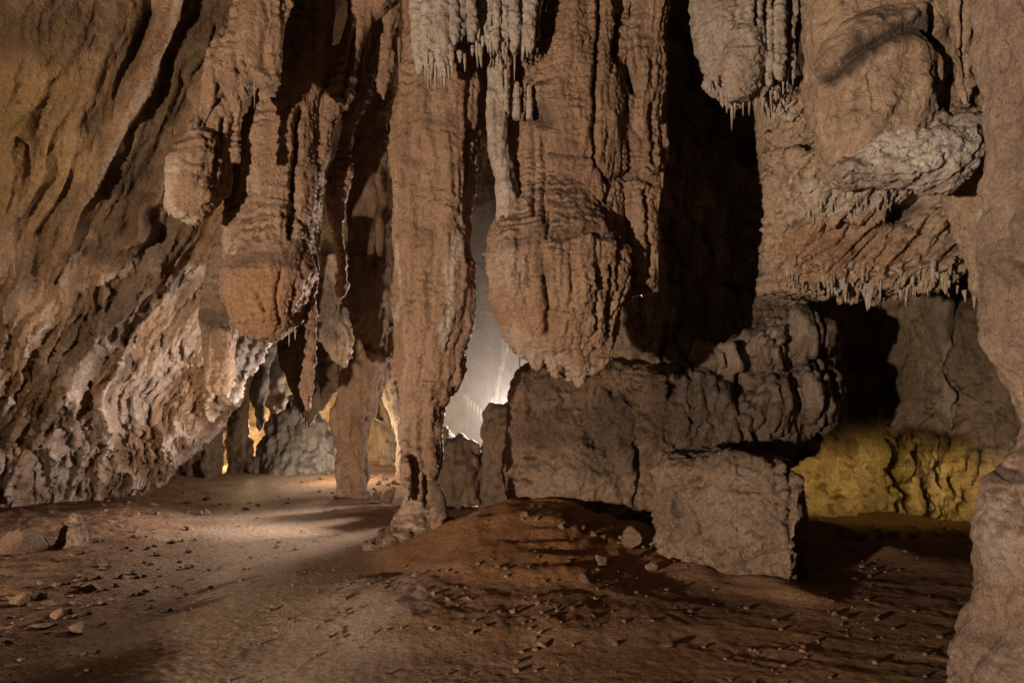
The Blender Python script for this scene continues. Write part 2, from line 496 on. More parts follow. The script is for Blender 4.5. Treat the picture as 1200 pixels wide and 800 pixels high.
# left wall: leans over the floor, its right edge runs from the roof down to the foot
edge = [(-220, 440, 9.4), (-60, 372, 9.4), (60, 338, 9.5), (160, 305, 9.8), (260, 285, 10.2), (350, 272, 10.6), (430, 268, 11.0), (475, 258, 11.4), (520, 218, 12.0), (560, 180, 12.6), (600, 148, 12.9), (650, 120, 12.9)]
lg = []
for v, ue, Ye in edge:
    t = (v + 220) / 870.0
    near = 6.4 + 3.6 * min(1, t * 1.25)
    row = []
    for s in (0, 0.2, 0.38, 0.55, 0.7, 0.83, 0.93, 1.0):
        u = -330 + (ue + 330) * s
        Yv = near + (Ye - near) * (s ** 1.5) - 0.35 * math.sin(math.pi * s)
        row.append(P(u, v, Yv))
    e = row[-1]
    row += [e + np.array([0.0, 0.6, 0.1]), e + np.array([-0.5, 1.8, 0.2]), e + np.array([-1.2, 3.6, 0.2])]
    lg.append(row)
LOW = lambda c: smooth01((4.6 - c[:, 2] - 0.12 * (c[:, 0] + 6) + 1.6 * noise(c * .7)) / 2.4)
MID = lambda c: 0.65 + 0.35 * LOW(c)
RIB = L('ridge', (3.0, .5, 0.42), 0.16, 3, shear=0.62, warp=0.14, mask=MID)
RIBC = L('ridge', (3.0, .5, 0.42), 1.0, 3, shear=0.62, warp=0.14)
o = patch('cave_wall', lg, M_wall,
    [L('fbm', 0.45, 0.22, 3, shear=0.5), L('billow', (1.0, .4, 0.25), 0.24, 2, shear=0.6, warp=0.15), RIB],
    [L('ridge', (8, 1.4, 1.0), 0.10, 2, shear=0.62, warp=0.16, mask=LOW), L('billow', (5, 1.2, .7), 0.05, 2, shear=0.6, warp=0.2, mask=MID), L('fbm', (6, 3, 2), 0.04, 4, shear=.6), L('crack', (2.6, .8, .7), .05, 3, shear=.6, mask=.8), L('billow', (9, 4, 4), .02, 2, shear=.5, mask=1.2), L('ridge', (17, 4, 3), .026, 2, shear=.6, warp=.08, mask=LOW), L('fbm', 14, .014, 4)],
    feats=[('line', [(222, -30), (208, 20), (190, 60), (170, 105), (148, 150), (124, 198), (104, 232), (60, 330)], 5, 0.22),
           ('line', [(300, -20), (290, 40), (258, 82), (238, 115), (215, 160), (196, 205), (165, 255), (130, 312)], 14, 0.30),
           ('line', [(248, 30), (240, 62), (222, 85)], 4, 0.08),
           ('line', [(178, 0), (160, 60), (140, 110)], 8, -0.16),
           ('line', [(240, 140), (200, 250), (150, 330), (110, 380)], 20, -0.25),
           ('line', [(228, 320), (150, 400), (60, 520)], 22, -0.18),
           ('line', [(200, 330), (170, 345), (140, 370), (60, 480), (20, 560)], 10, 0.14),
           ('spot', (20, 165), (34, 50), 0.25),
           ('spot', (155, 350), (40, 22), -0.15)],
    stains_shade=[('warm', (20, 150), (110, 120), 0.45), ('dark', [(250, 10), (200, 110), (160, 200), (120, 290)], 26, 0.75), ('dark', (60, 30), (110, 50), 0.6), ('dark', [(170, 20), (140, 90), (110, 150)], 14, 0.6),
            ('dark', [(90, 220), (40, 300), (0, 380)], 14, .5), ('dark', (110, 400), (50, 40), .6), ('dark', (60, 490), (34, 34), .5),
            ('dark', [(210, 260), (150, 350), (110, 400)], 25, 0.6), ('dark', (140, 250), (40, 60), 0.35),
            ('pale', [(222, -30), (190, 60), (148, 150), (104, 232)], 5, 0.35),
            ('pale', [(232, 390), (160, 470), (60, 560)], 30, 0.45), ('pale', [(235, 320), (175, 350), (145, 372), (80, 470)], 8, 0.7)],
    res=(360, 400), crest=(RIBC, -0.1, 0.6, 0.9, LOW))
tag(o, 'overhanging ribbed left cave wall, ochre above and pale crusted near the floor', 'cave wall', kind='structure')

# deep back wall behind the far chamber and the mist
bgr = []
for v in (-140, 0, 150, 300, 400, 470, 530, 570, 600):
    bgr.append([P(u, v, Y) for u, Y in ((-60, 19.0), (80, 21.0), (160, 22.0), (250, 22.3), (330, 22), (420, 22.5), (500, 23), (570, 22.6), (640, 21), (720, 17), (760, 15))])
o = patch('cave_wall', bgr, M_yel, [L('fbm', 0.35, 0.5, 3), L('billow', (0.9, 0.9, 0.3), 0.30, 3, warp=0.2)], [L('fbm', 3, 0.08, 4)], res=(180, 220))
tag(o, 'farthest cave wall behind the small golden lit chamber', 'cave wall', kind='structure')

# right hand wall: dark above, ochre where the yellow lamp reaches it
rg = []
for v in (-160, -40, 80, 200, 300, 400, 455, 488, 503, 522, 550, 580, 612, 650):
    bulge = np.interp(v, [300, 400, 470, 494, 512, 545, 650], [0, -.15, -.30, -.25, .18, .3, .2])
    wob = np.interp(v, [400, 480, 522, 580], [0, 1, 1, 0])
    rg.append([P(u, v + wob * (13 * math.sin(u / 31.0) + 9 * math.sin(u / 13.0 + 1)), Y) for u, Y in ((690, 11.4), (740, 10.9), (800, 11.0), (860, 11.2), (930, 11.6 + bulge), (965, 12.1 + bulge * 1.2), (1000, 12.6 + bulge), (1035, 12.8 + bulge * 1.25), (1070, 12.4 + bulge * .8), (1100, 11.8 + bulge), (1130, 11.6 + bulge * .6), (1200, 10.8), (1290, 9.8), (1420, 8.6), (1600, 7))])
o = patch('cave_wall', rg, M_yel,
    [L('fbm', 0.5, 0.22, 3), L('billow', (1.6, 1.6, 0.5), 0.15, 3, warp=0.2), L('fbm', 1.5, .16, 3), L('ridge', (3, 3, .7), .07, 3, warp=.2), L('fbm', 4, .09, 3)],
    [L('billow', (6, 6, 3), 0.025, 2, warp=0.1), L('fbm', 9, 0.02, 4)],
    feats=[('line', [(1110, 330), (1105, 400), (1112, 470), (1118, 520)], 7, 0.16), ('line', [(1035, 520), (1045, 545), (1060, 585)], 6, -0.12),
           ('line', [(1000, 500), (1012, 550), (1030, 600)], 5, -0.08), ('line', [(720, 330), (800, 325), (885, 335)], 6, -0.12),
           ('spot', (1010, 440), (50, 60), -0.3)],
    stains_shade=[('dark', (1030, 440), (70, 70), 0.5), ('dark', [(1050, 515), (1058, 550), (1064, 575)], 7, 0.7), ('dark', [(1040, 500), (1046, 530)], 4, 0.6),
            ('dark', (1150, 560), (26, 60), 0.4), ('dark', (985, 520), (24, 12), .6), ('dark', (1020, 590), (20, 16), .5), ('dark', (1100, 520), (30, 10), .5), ('pale', (1095, 560), (12, 36), .5), ('pale', (1010, 540), (16, 24), .4), ('dark', [(1075, 520), (1085, 600)], 6, .6), ('pale', [(1108, 330), (1104, 400), (1112, 480)], 12, 0.45), ('dark', (1130, 400), (40, 60), .45), ('dark', (800, 320), (90, 120), 0.45), ('dark', (800, 100), (70, 180), 0.5)],  # largest dark spots paint shade into the rock; the small ones are stains
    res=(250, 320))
tag(o, 'right hand cave wall, in shadow above and yellow lit along its foot', 'cave wall', kind='structure')

# ------------------------------------------------------------------ icicles and tubes that fringe the formations
def icicle_mesh(seed):
    r = random.Random(seed); vs, fs = [], []; n, m = 7, 7
    bx, by = r.uniform(-.1, .1), r.uniform(-.1, .1)
    for k in range(m):
        t = k / (m - 1)
        rad = 0.5 * (1 - t) ** 0.55 * r.uniform(0.8, 1.15) + 0.03
        for j in range(n):
            a = 2 * math.pi * j / n
            q = rad * r.uniform(0.85, 1.15)
            vs.append((q * math.cos(a) + bx * t, q * math.sin(a) + by * t, 0.15 - t * 1.15))
    for k in range(m - 1):
        for j in range(n):
            fs.append((k * n + j, (k + 1) * n + j, (k + 1) * n + (j + 1) % n, k * n + (j + 1) % n))
    fs.append(tuple(range(n))); fs.append(tuple((m - 1) * n + j for j in reversed(range(n))))
    me = bpy.data.meshes.new('icicle'); me.from_pydata(vs, [], fs)
    me.polygons.foreach_set('use_smooth', np.ones(len(me.polygons), bool))
    return me
ICE = [icicle_mesh(k) for k in range(8)]
def icicle(parent, u, v_top, v_tip, w, Y, mat):
    q = random.random()
    v_tip = v_top + (v_tip - v_top) * (0.55 + 0.75 * q * q + 0.15 * random.random()); w *= random.uniform(.7, 1.35)
    base = ICE[random.randrange(8)]
    key = 'icicle_' + mat.name
    me = bpy.data.meshes.get(key + str(ICE.index(base)))
    if me is None:
        me = base.copy(); me.name = key + str(ICE.index(base)); me.materials.append(mat)
    o = bpy.data.objects.new('icicle', me); COL.objects.link(o)
    o.parent = parent
    p = P(u, v_top, Y)
    o.location = Vector(p) - parent.location
    o.scale = (w / F * Y, w / F * Y, (v_tip - v_top) / F * Y)
    o.rotation_euler = (random.uniform(-.06, .06), random.uniform(-.06, .06), random.uniform(0, 6))
    return o

def surf_y(o, u, v, fallback):
    """depth of the rock face seen at a place, so that an icicle grows from it"""
    bpy.context.view_layer.update()
    d = P(u, v, 1.0) - np.array([0, 0, H])
    org = Vector((0, 0, H)) - o.location
    hit, loc, nrm, idx = o.ray_cast(org, Vector(d).normalized())
    return (loc + o.location).y if hit else fallback

# ------------------------------------------------------------------ left group of formations
def compound(name, label, cat, foot, parts, Y, mat, layers, post, feats=(), stains_shade=(), **kw):
    """a formation made of swellings that one can tell apart: an Empty at its foot and one rock mesh for each"""
    root = bpy.data.objects.new(name, None); COL.objects.link(root)
    root.location = Vector(P(*foot)); root.empty_display_size = 0.2
    tag(root, label, cat)
    for pn, body, *m in parts:
        rock(pn, body, m[0] if m else mat, Y, layers, post, feats, stains_shade, parent=root, **kw)
    return root

f1 = Body().loft([(-60, 288, 338), (0, 284, 334), (40, 277, 333), (80, 292, 331), (100, 304, 327), (113, 317, 322)], 7.7, 0.45, n=2.6)
f2 = Body().loft([(-60, 262, 310), (0, 276, 305), (50, 262, 302), (90, 256, 296), (112, 263, 290), (135, 270, 284), (190, 271, 280)], 7.8, 0.7)
f3 = Body().loft([(20, 268, 290), (70, 246, 276), (110, 236, 262), (150, 222, 240), (185, 204, 218), (200, 200, 208)], 8.1, 0.7)
o = compound('hanging_drapery', 'fluted brown drapery hanging from the roof against the left wall, highest on that side', 'stalactite', (300, 113, 7.7),
         [('front_fold', f1), ('back_fold', f2), ('side_fold', f3)], 7.7, M_flow, [L('fbm', 1.2, 0.06, 3), L('billow', (5, 5, 0.5), 0.06, 2, warp=0.1)], FLOWP,
         feats=[('line', [(309, 0), (314, 25), (306, 50), (308, 80)], 3, -0.07), ('spot', (257, 106), (6, 9), -0.12)])
for u, a, t, wd in ((285, 108, 124, 2.2), (298, 100, 122, 2.6), (311, 106, 120, 2.2), (272, 112, 121, 2)):
    icicle(o, u, a - 6, t, wd, 7.7, M_pale)

b1 = Body().loft([(60, 250, 285), (100, 244, 276), (140, 230, 270), (176, 222, 268), (194, 216, 268), (226, 214, 265), (240, 222, 254)], 8.3, 0.8)
b2 = Body().loft([(150, 228, 248), (164, 216, 256), (178, 209, 258), (194, 200, 258), (226, 197, 258), (244, 195, 252), (255, 206, 241), (264, 222, 231)], 8.1, 0.85)
o = compound('bulbous_stalactite', 'small tan bulbous stalactite with a pale left rim on the left wall', 'stalactite', (227, 264, 8.1),
         [('shaft', b1), ('bulb', b2)], 8.2, M_flow, [L('fbm', 1.3, 0.06, 3), L('billow', (5, 5, 0.8), 0.05, 2, warp=0.15)], FLOWP,
         feats=[('line', [(262, 140), (254, 190), (258, 235)], 3, -0.09), ('line', [(214, 184), (228, 190), (245, 188)], 3, -0.05)],
         stains_shade=[('pale', [(200, 190), (198, 225), (200, 250), (225, 262)], 9, 0.6)])
for u, t in ((198, 255), (206, 261), (222, 268), (229, 270)):
    icicle(o, u, t - 12, t, 3, 8.15, M_pale)

b1 = Body().loft([(-60, 330, 405), (0, 325, 395), (60, 315, 386), (130, 296, 380), (200, 273, 376), (245, 263, 373), (300, 266, 372), (330, 275, 362)], 9.0, 0.8)
b2 = Body().loft([(240, 292, 350), (270, 282, 360), (300, 270, 366), (325, 263, 370), (350, 265, 362), (380, 271, 349), (394, 282, 334), (400, 294, 324)], 8.8, 0.95)
o = compound('bulbous_stalactite', 'fat orange round ended stalactite with a dark band above its bulb, left of the column', 'stalactite', (310, 400, 8.8),
         [('shaft', b1), ('bulb', b2)], 8.8, M_flow, FLOW, FLOWP,
         feats=[('line', [(351, 130), (347, 200), (342, 275)], 5, -0.20),
                ('line', [(330, 318), (322, 350), (332, 380)], 3, -0.05), ('line', [(348, 330), (342, 370)], 3, -0.06), ('line', [(300, 345), (310, 365)], 3, -0.05)],
         stains_shade=[('dark', [(275, 308), (310, 298), (340, 304)], 11, 0.6), ('dark', (352, 300), (20, 14), .6), ('warm', (310, 355), (50, 45), 0.7), ('pale', [(264, 240), (266, 290)], 5, 0.4)])
for u in (272, 279, 288, 294, 331, 339, 346):
    icicle(o, u, 388, 400 + random.uniform(0, 7), 3.2, 8.7, M_pale)

b = Body()
b.loft([(250, 262, 300), (330, 240, 284), (370, 234, 280), (420, 236, 276), (450, 239, 272), (463, 246, 264)], 9.9, 0.75, n=2.6)
o = rock('blunt_stalactite', b, M_bould, 9.9, FLOW, FLOWP, feats=[('line', [(234, 383), (255, 378), (278, 384)], 5, -0.09)],
         stains_shade=[('dark', [(240, 376), (276, 374)], 12, 0.7), ('warm', (256, 425), (24, 45), 0.5)])
tag(o, 'blunt rust brown stalactite under the left overhang, beneath the fat bulb', 'stalactite')

b = Body()
b.loft([(380, 264, 330), (400, 266, 318), (430, 268, 300), (455, 264, 284), (470, 262, 276)], 10.8, 0.35)
o = rock('crusted_drapery', b, M_pale, 10.8, [L('billow', (6, 6, .5), .09, 2, shear=.3, warp=.2)], [L('ridge', (12, 12, 4), .05, 2), L('fbm', 14, .03, 3)], crest=(L('ridge', 6, 1, 2), 0, .6, .6))
tag(o, 'lacy whitish drapery under the orange bulb beside the rust stalactite', 'stalactite')

# curtains between the bulb and the column
b = Body()
b.loft([(-60, 408, 482), (0, 408, 470), (20, 408, 440), (50, 398, 424), (80, 394, 416), (110, 378, 415), (140, 362, 398), (180, 354, 387), (212, 353, 372), (240, 356, 371), (280, 348, 372), (330, 352, 374), (380, 356, 372), (430, 355, 370), (465, 354, 368), (478, 357, 364)], 9.0, 0.7)
b.loft([(60, 360, 420), (95, 364, 412), (130, 358, 396), (180, 356, 380)], 9.15, 0.6)
o = rock('long_stalactite', b, M_flow, 9.4, FLOW, FLOWP, feats=[('line', [(416, 20), (412, 60), (402, 110)], 3, -0.12)])
tag(o, 'long thin brown stalactite curtain just right of the fat orange bulb', 'stalactite')

b = Body()
b.loft([(80, 402, 440), (120, 400, 432), (160, 396, 414), (200, 386, 412), (230, 382, 406), (270, 388, 402), (300, 393, 404), (345, 396, 406)], 9.5, 0.6)
b.loft([(40, 444, 466), (75, 446, 462), (100, 440, 456), (118, 446, 452)], 9.3, 0.6)
b.loft([(-40, 452, 482), (20, 450, 470), (45, 452, 464), (58, 452, 458)], 9.1, 0.6)
o = rock('curtain_stalactite', b, M_flow, 9.6, FLOW, FLOWP)
tag(o, 'narrow grooved stalactite in the shadow left of the tall column', 'stalactite')
for u, a, t in ((426, 45, 86), (468, 50, 82), (479, 44, 66), (432, 40, 70)):
    icicle(o, u, a, t, 5, 9.2, M_flow)

b = Body()
b.loft([(300, 360, 408), (355, 366, 402), (380, 370, 412), (400, 373, 415), (415, 384, 414), (431, 398, 408)], 12.2, 0.4)
o = rock('crusted_drapery', b, M_tan, 12.2, [L('billow', (5, 5, .5), .10, 2, warp=.2)], [L('ridge', (10, 10, 4), .05, 2), L('fbm', 14, .03, 3)],
         stains_shade=[('dark', (380, 360), (24, 50), 0.8)], crest=(L('ridge', 5, 1, 2), 0, .6, .6))
tag(o, 'white crusted drapery hanging left of the far red pillar', 'stalactite')

# far pillar and the things around the far chamber
b = Body()
b.loft([(20, 425, 470), (100, 416, 462), (200, 410, 458), (300, 404, 456), (340, 402, 453), (380, 411, 456), (410, 416, 456), (425, 408, 452), (450, 396, 441), (500, 392, 432), (540, 393, 428), (575, 394, 428), (592, 386, 436)], 14.0, 0.8)
o = rock('far_pillar', b, M_flow, 14, [L('fbm', .8, .12, 3), L('billow', (3, 3, .35), .10, 2, warp=.15)], [L('billow', (8, 8, 2), .03, 2), L('fbm', 9, .03, 3)],
         feats=[('line', [(402, 330), (404, 360), (416, 385)], 6, 0.15), ('line', [(432, 415), (456, 420)], 6, 0.2)],
         stains_shade=[('dark', (425, 300), (24, 100), 0.5), ('pale', [(394, 545), (398, 580)], 4, 0.5), ('pale', (450, 418), (8, 7), .5)])
tag(o, 'reddish far pillar reaching the floor left of the tall column', 'cave column')

def far_rock(name, label, cat, rows, Y, mat, ratio=0.7, n=2.4, layers=None, stains_shade=(), crest=None, feats=()):
    b = Body().loft(rows, Y, ratio, n=n, bmax=1.2)
    o = rock(name, b, mat, Y, layers or [L('fbm', .8, .14, 3), L('billow', (2.6, 2.6, .5), .12, 2, warp=.2)], [L('billow', (6, 6, 2), .05, 2), L('fbm', 8, .035, 3)], stains_shade=stains_shade, crest=crest, feats=feats)
    return tag(o, label, cat)
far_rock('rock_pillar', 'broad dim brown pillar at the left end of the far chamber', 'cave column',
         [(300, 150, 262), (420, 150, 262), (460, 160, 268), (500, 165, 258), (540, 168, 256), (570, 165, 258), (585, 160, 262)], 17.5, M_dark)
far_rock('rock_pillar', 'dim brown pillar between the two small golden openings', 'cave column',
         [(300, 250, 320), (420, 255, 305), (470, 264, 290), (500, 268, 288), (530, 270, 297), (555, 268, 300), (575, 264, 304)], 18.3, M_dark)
far_rock('dark_boulder', 'dark boulder heap on the far chamber floor, right of the golden gap', 'boulder',
         [(462, 334, 348), (478, 326, 368), (495, 318, 380), (520, 306, 392), (545, 300, 396), (562, 296, 400)], 18.6, M_grey)
far_rock('grey_stalactite', 'grey ribbed stalactite hanging before the golden gap in the far chamber', 'stalactite',
         [(380, 300, 322), (430, 296, 313), (470, 295, 312), (495, 298, 312), (506, 302, 309)], 15.4, M_grey)
far_rock('crusted_stalactite', 'bluish white crusted stalactite beside the grey one in the far chamber', 'stalactite',
         [(370, 310, 340), (420, 311, 333), (450, 312, 333), (470, 314, 340), (482, 322, 332)], 16.0, M_pale, crest=(L('ridge', 4, 1, 2), 0, .6, .7))
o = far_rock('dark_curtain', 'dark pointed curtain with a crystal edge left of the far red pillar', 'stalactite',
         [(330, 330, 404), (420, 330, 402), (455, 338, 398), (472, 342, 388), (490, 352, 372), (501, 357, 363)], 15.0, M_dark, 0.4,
         stains_shade=[('pale', [(334, 466), (346, 480), (356, 498)], 4, 0.9)])
for k in range(9):
    t = k / 8; u = 334 + 26 * t; v = 462 + 34 * t
    icicle(o, u, v - 2, v + random.uniform(4, 9), 2.4, 14.9, M_pale)
far_rock('rock_pillar', 'thin lit pillar just behind the far red pillar, on its right', 'cave column',
         [(380, 440, 486), (440, 446, 480), (470, 452, 474), (490, 456, 472), (520, 460, 474), (560, 458, 476), (580, 452, 480)], 17.0, M_tan)
far_rock('hanging_rock', 'ragged pale hanging rock between the far red pillar and the tall column', 'stalactite',
         [(380, 425, 480), (430, 430, 462), (455, 432, 452), (475, 433, 447), (490, 438, 452), (498, 448, 456)], 16.0, M_flow, 0.5)
far_rock('golden_stone', 'small golden lit standing stone seen beside the tall column', 'boulder',
         [(508, 451, 455), (520, 447, 460), (535, 446, 462), (546, 447, 462)], 19.5, M_yel)

# ------------------------------------------------------------------ the tall column
b = Body()
b.loft([(-60, 470, 590), (40, 476, 584), (80, 474, 574), (130, 462, 569), (190, 460, 561), (260, 462, 552), (300, 463, 553), (350, 460, 556), (385, 459, 553), (410, 461, 543), (440, 465, 540), (460, 467, 531), (480, 468, 520), (500, 469, 513), (530, 470, 515), (545, 472, 515), (562, 472, 509), (582, 474, 511), (597, 471, 518), (609, 465, 525), (619, 456, 534), (629, 440, 548), (645, 415, 575)], 8.7, 0.8, dv=4)
b.ball(512, 598, 8.35, 7, 22, .1).ball(476, 560, 8.4, 8, 30, .1).ball(506, 540, 8.35, 9, 26, .1)
o = rock('tall_column', b, M_flow, 8.7, [L('fbm', 1.1, 0.055, 3), L('billow', (4.5, 4.5, 0.4), 0.055, 2, warp=0.12)],
         [L('billow', (6, 6, 15), 0.022, 2, warp=0.12), L('fbm', 15, 0.014, 3), L('billow', (11, 11, 1.2), 0.018, 2, warp=0.05)],
         feats=[('line', [(552, 150), (546, 220), (552, 270), (548, 300)], 5, -0.12), ('line', [(548, 260), (553, 330), (550, 385), (538, 420), (532, 450)], 4, 0.06),
                ('line', [(497, 470), (492, 520), (500, 560), (502, 590)], 5, -0.06), ('line', [(512, 570), (516, 605)], 5, 0.06)],
         stains_shade=[('pale', [(537, 262), (530, 300), (526, 360), (522, 400)], 7, 0.75), ('pale', [(466, 290), (464, 340), (462, 375)], 3, 0.6),
                 ('dark', (485, 188), (16, 7), .5), ('dark', (520, 140), (22, 7), .35), ('dark', (530, 196), (14, 6), .45), ('dark', [(505, 555), (514, 600)], 6, 0.7), ('pale', [(472, 380), (472, 520)], 3, 0.35), ('pale', (487, 620), (22, 40), 0.15)])
tag(o, 'tall brown column standing on the earth mound in the middle of the cave', 'cave column')

# ------------------------------------------------------------------ the great stalactite
g1 = Body().loft([(-60, 632, 745), (0, 636, 742), (80, 622, 738), (150, 606, 736), (210, 600, 734), (270, 596, 736), (330, 600, 732)], 8.0, 0.8)
g1.loft([(40, 585, 640), (120, 584, 640), (200, 590, 640), (250, 586, 650), (280, 574, 660)], 8.2, 0.8)
g2 = Body().loft([(-60, 700, 786), (0, 702, 783), (100, 704, 783), (150, 706, 781), (190, 708, 778), (215, 706, 772), (240, 712, 764)], 8.05, 0.75)
g3 = Body().loft([(205, 722, 762), (214, 708, 771), (230, 703, 772), (262, 710, 767), (330, 716, 766), (345, 712, 748), (360, 700, 730)], 7.95, 0.75)
g4 = Body().loft([(200, 625, 690), (235, 606, 706), (262, 586, 722), (280, 572, 731), (296, 569, 736), (310, 570, 737), (340, 575, 735), (370, 582, 728), (400, 592, 722), (412, 604, 717), (425, 628, 706), (437, 652, 692), (446, 668, 682)], 7.75, 0.78, dv=5)
for r in ([(385, 594, 626), (410, 604, 622), (422, 609, 616)], [(400, 612, 644), (424, 620, 638), (434, 626, 632)], [(415, 636, 664), (436, 644, 658), (446, 649, 654)], [(420, 656, 694), (440, 668, 688), (451, 675, 681)], [(410, 684, 714), (430, 690, 706), (440, 695, 701)]):
    g4.loft(r, 7.55, 0.9, dv=3)
g5 = Body().loft([(330, 704, 726), (380, 706, 722), (410, 706, 720), (425, 698, 718), (434, 690, 706), (440, 688, 696)], 7.5, 0.9)
great = compound('great_stalactite', 'great brown stalactite with a bulging blunt tip hanging right of the column', 'stalactite', (676, 446, 7.75),
     [('shaft', g1), ('upper_flank', g2), ('lower_flank', g3), ('blunt_tip', g4), ('curled_rib', g5)], 7.9, M_flow, FLOW, FLOWP, vox=.0025,
     feats=[('line', [(704, -20), (700, 60), (696, 150), (699, 185)], 4, -0.13), ('line', [(732, 0), (728, 60), (738, 100)], 7, -0.2),
            ('line', [(650, 276), (690, 268), (728, 284)], 5, -0.06), ('line', [(640, 175), (690, 180), (720, 215), (715, 232)], 4, -0.06),
            ('line', [(716, 210), (745, 205), (765, 215)], 5, -0.07), ('line', [(643, 245), (641, 275)], 3, -0.10),
            ('line', [(636, 322), (642, 360), (640, 392)], 3, -0.10), ('line', [(603, 320), (606, 350)], 4, -0.09), ('line', [(618, 300), (616, 335)], 3, -0.08),
            ('spot', (632, 345), (9, 26), 0.10), ('line', [(701, 310), (700, 385)], 2.5, -0.07), ('line', [(717, 310), (714, 395)], 3, -0.09),
            ('line', [(620, 150), (624, 250)], 3, -0.09), ('line', [(634, 160), (637, 255)], 3, -0.08), ('spot', (637, 136), (16, 14), -0.12),
            ('line', [(755, 225), (758, 320)], 3, -0.08), ('line', [(766, 120), (764, 190)], 4, -0.08)],
     stains_shade=[('dark', [(590, 285), (630, 276)], 8, 0.45), ('dark', [(640, 270), (690, 265), (726, 278)], 7, 0.6), ('dark', [(650, 180), (690, 186), (716, 214)], 5, .4), ('dark', [(640, 235), (700, 245)], 5, .3), ('dark', (635, 138), (26, 20), 0.7), ('dark', (610, 135), (14, 14), 0.4),
             ('dark', [(718, 205), (760, 215)], 7, 0.4), ('pale', (595, 310), (30, 40), 0.35), ('pale', [(600, 400), (640, 425), (680, 438)], 16, 0.35), ('warm', (615, 370), (28, 30), 0.35)])
b = Body()
b.loft([(55, 577, 590), (75, 573, 590), (120, 571, 593), (160, 571, 595), (200, 576, 602), (240, 582, 608), (262, 579, 616), (285, 574, 612)], 7.65, 0.9)
o = rock('pale_flowstone', b, M_pale, 7.6, [L('fbm', 1.6, .035, 3), L('billow', (6, 6, .6), .03, 2, warp=.1)], [L('billow', (6, 6, 7), .014, 2), L('fbm', 14, .01, 3), L('billow', (14, 14, 1.2), .014, 1)], parent=great,
         feats=[('line', [(600, 200), (606, 240), (612, 258)], 2.5, -.04), ('line', [(572, 168), (592, 160)], 3, -.03)])
o["label"] = 'slender whitish flowstone down the left side of the great stalactite'
for rows in ([(96, 604, 608), (104, 601, 610), (140, 600, 611)], [(98, 619, 622), (104, 617, 624), (140, 616, 625)], [(82, 591, 596), (130, 590, 597)]):
    b = Body().loft(rows, 7.55, 1.0)
    o = rock('stalagmite', b, M_pale, 7.55, [L('fbm', 3, .012, 2), L('billow', (4, 4, 14), .012, 2)], parent=great, vox=0.0016)
for u, v, t in ((600, 398, 416), (609, 408, 426), (616, 414, 430), (626, 420, 428), (648, 430, 442), (660, 436, 447), (676, 440, 450), (690, 432, 444), (772, 230, 252), (776, 205, 226), (779, 150, 178), (770, 300, 322)):
    icicle(great, u, v, t, 4.5, 7.7, M_flow)

# white fringe at the top
pipes = [('sheet', Body().loft([(-60, 478, 640), (0, 484, 636), (10, 486, 632)], 7.75, 0.35)), ('side_lobe', Body().loft([(-60, 476, 522), (0, 481, 518), (60, 486, 516), (74, 492, 512)], 7.6, 0.7)), ('side_lobe', Body().loft([(-60, 556, 630), (0, 560, 626), (40, 566, 622), (52, 576, 612)], 7.65, 0.5))]
for uc, w_, ve, Y in ((492, 22, 88, 7.5), (504, 22, 94, 7.45), (518, 20, 92, 7.4), (528, 12, 78, 7.4), (533, 11, 54, 7.35), (541, 11, 44, 7.4), (553, 14, 46, 7.35), (563, 12, 58, 7.5), (574, 11, 62, 7.4),
                      (582, 12, 66, 7.35), (591, 13, 68, 7.4), (602, 14, 66, 7.35), (612, 11, 60, 7.45), (621, 15, 64, 7.35), (629, 11, 46, 7.45)):
    lean = (uc - 555) * 0.06
    pipes.append(('pipe', Body().loft([(-60, uc - w_ * .6 + lean - 6, uc + w_ * .6 + lean - 6), (0, uc - w_ * .56, uc + w_ * .56), (ve * .55, uc - w_ * .5, uc + w_ * .5), (ve * .85, uc - w_ * .36, uc + w_ * .36), (ve, uc - w_ * .14, uc + w_ * .14)], Y, 0.8, dv=4, seg=16)))
fr = compound('white_drapery', 'whitish pipe organ drapery fringed with icicles at the top of the column', 'stalactite', (515, 94, 7.45), pipes, 7.4, M_pale,
    [L('fbm', 2, .04, 3), L('fbm', 5, .025, 3)], [L('billow', (9, 9, 12), .020, 2, warp=.1), L('fbm', 22, .014, 3)], smooth=2, vox=0.0022)
for x, y, tip in ((215, 560, 672), (268, 560, 697), (340, 600, 762), (400, 470, 652), (500, 470, 640), (592, 380, 492), (620, 420, 592), (890, 430, 602), (985, 400, 505), (1000, 300, 450), (190, 560, 630), (240, 480, 600),
                  (300, 500, 610), (320, 540, 640), (370, 560, 690), (460, 440, 540), (415, 280, 370), (468, 280, 350), (530, 250, 330), (560, 400, 470), (640, 330, 420), (680, 340, 460), (720, 330, 430), (770, 330, 420),
                  (800, 380, 520), (830, 330, 430), (870, 320, 440), (930, 300, 400), (960, 330, 440), (1030, 230, 330), (350, 430, 560), (285, 420, 520), (205, 440, 560), (230, 590, 650), (605, 260, 380), (660, 250, 350), (910, 330, 420), (330, 280, 380), (270, 300, 400), (400, 300, 420), (700, 360, 470), (760, 420, 520), (820, 460, 560)):
    u, a, t = 470 + x / 6.67, y / 6.67, tip / 6.67
    icicle(fr, u, a - 4, t, random.uniform(3, 5.5), 7.38, M_pale)

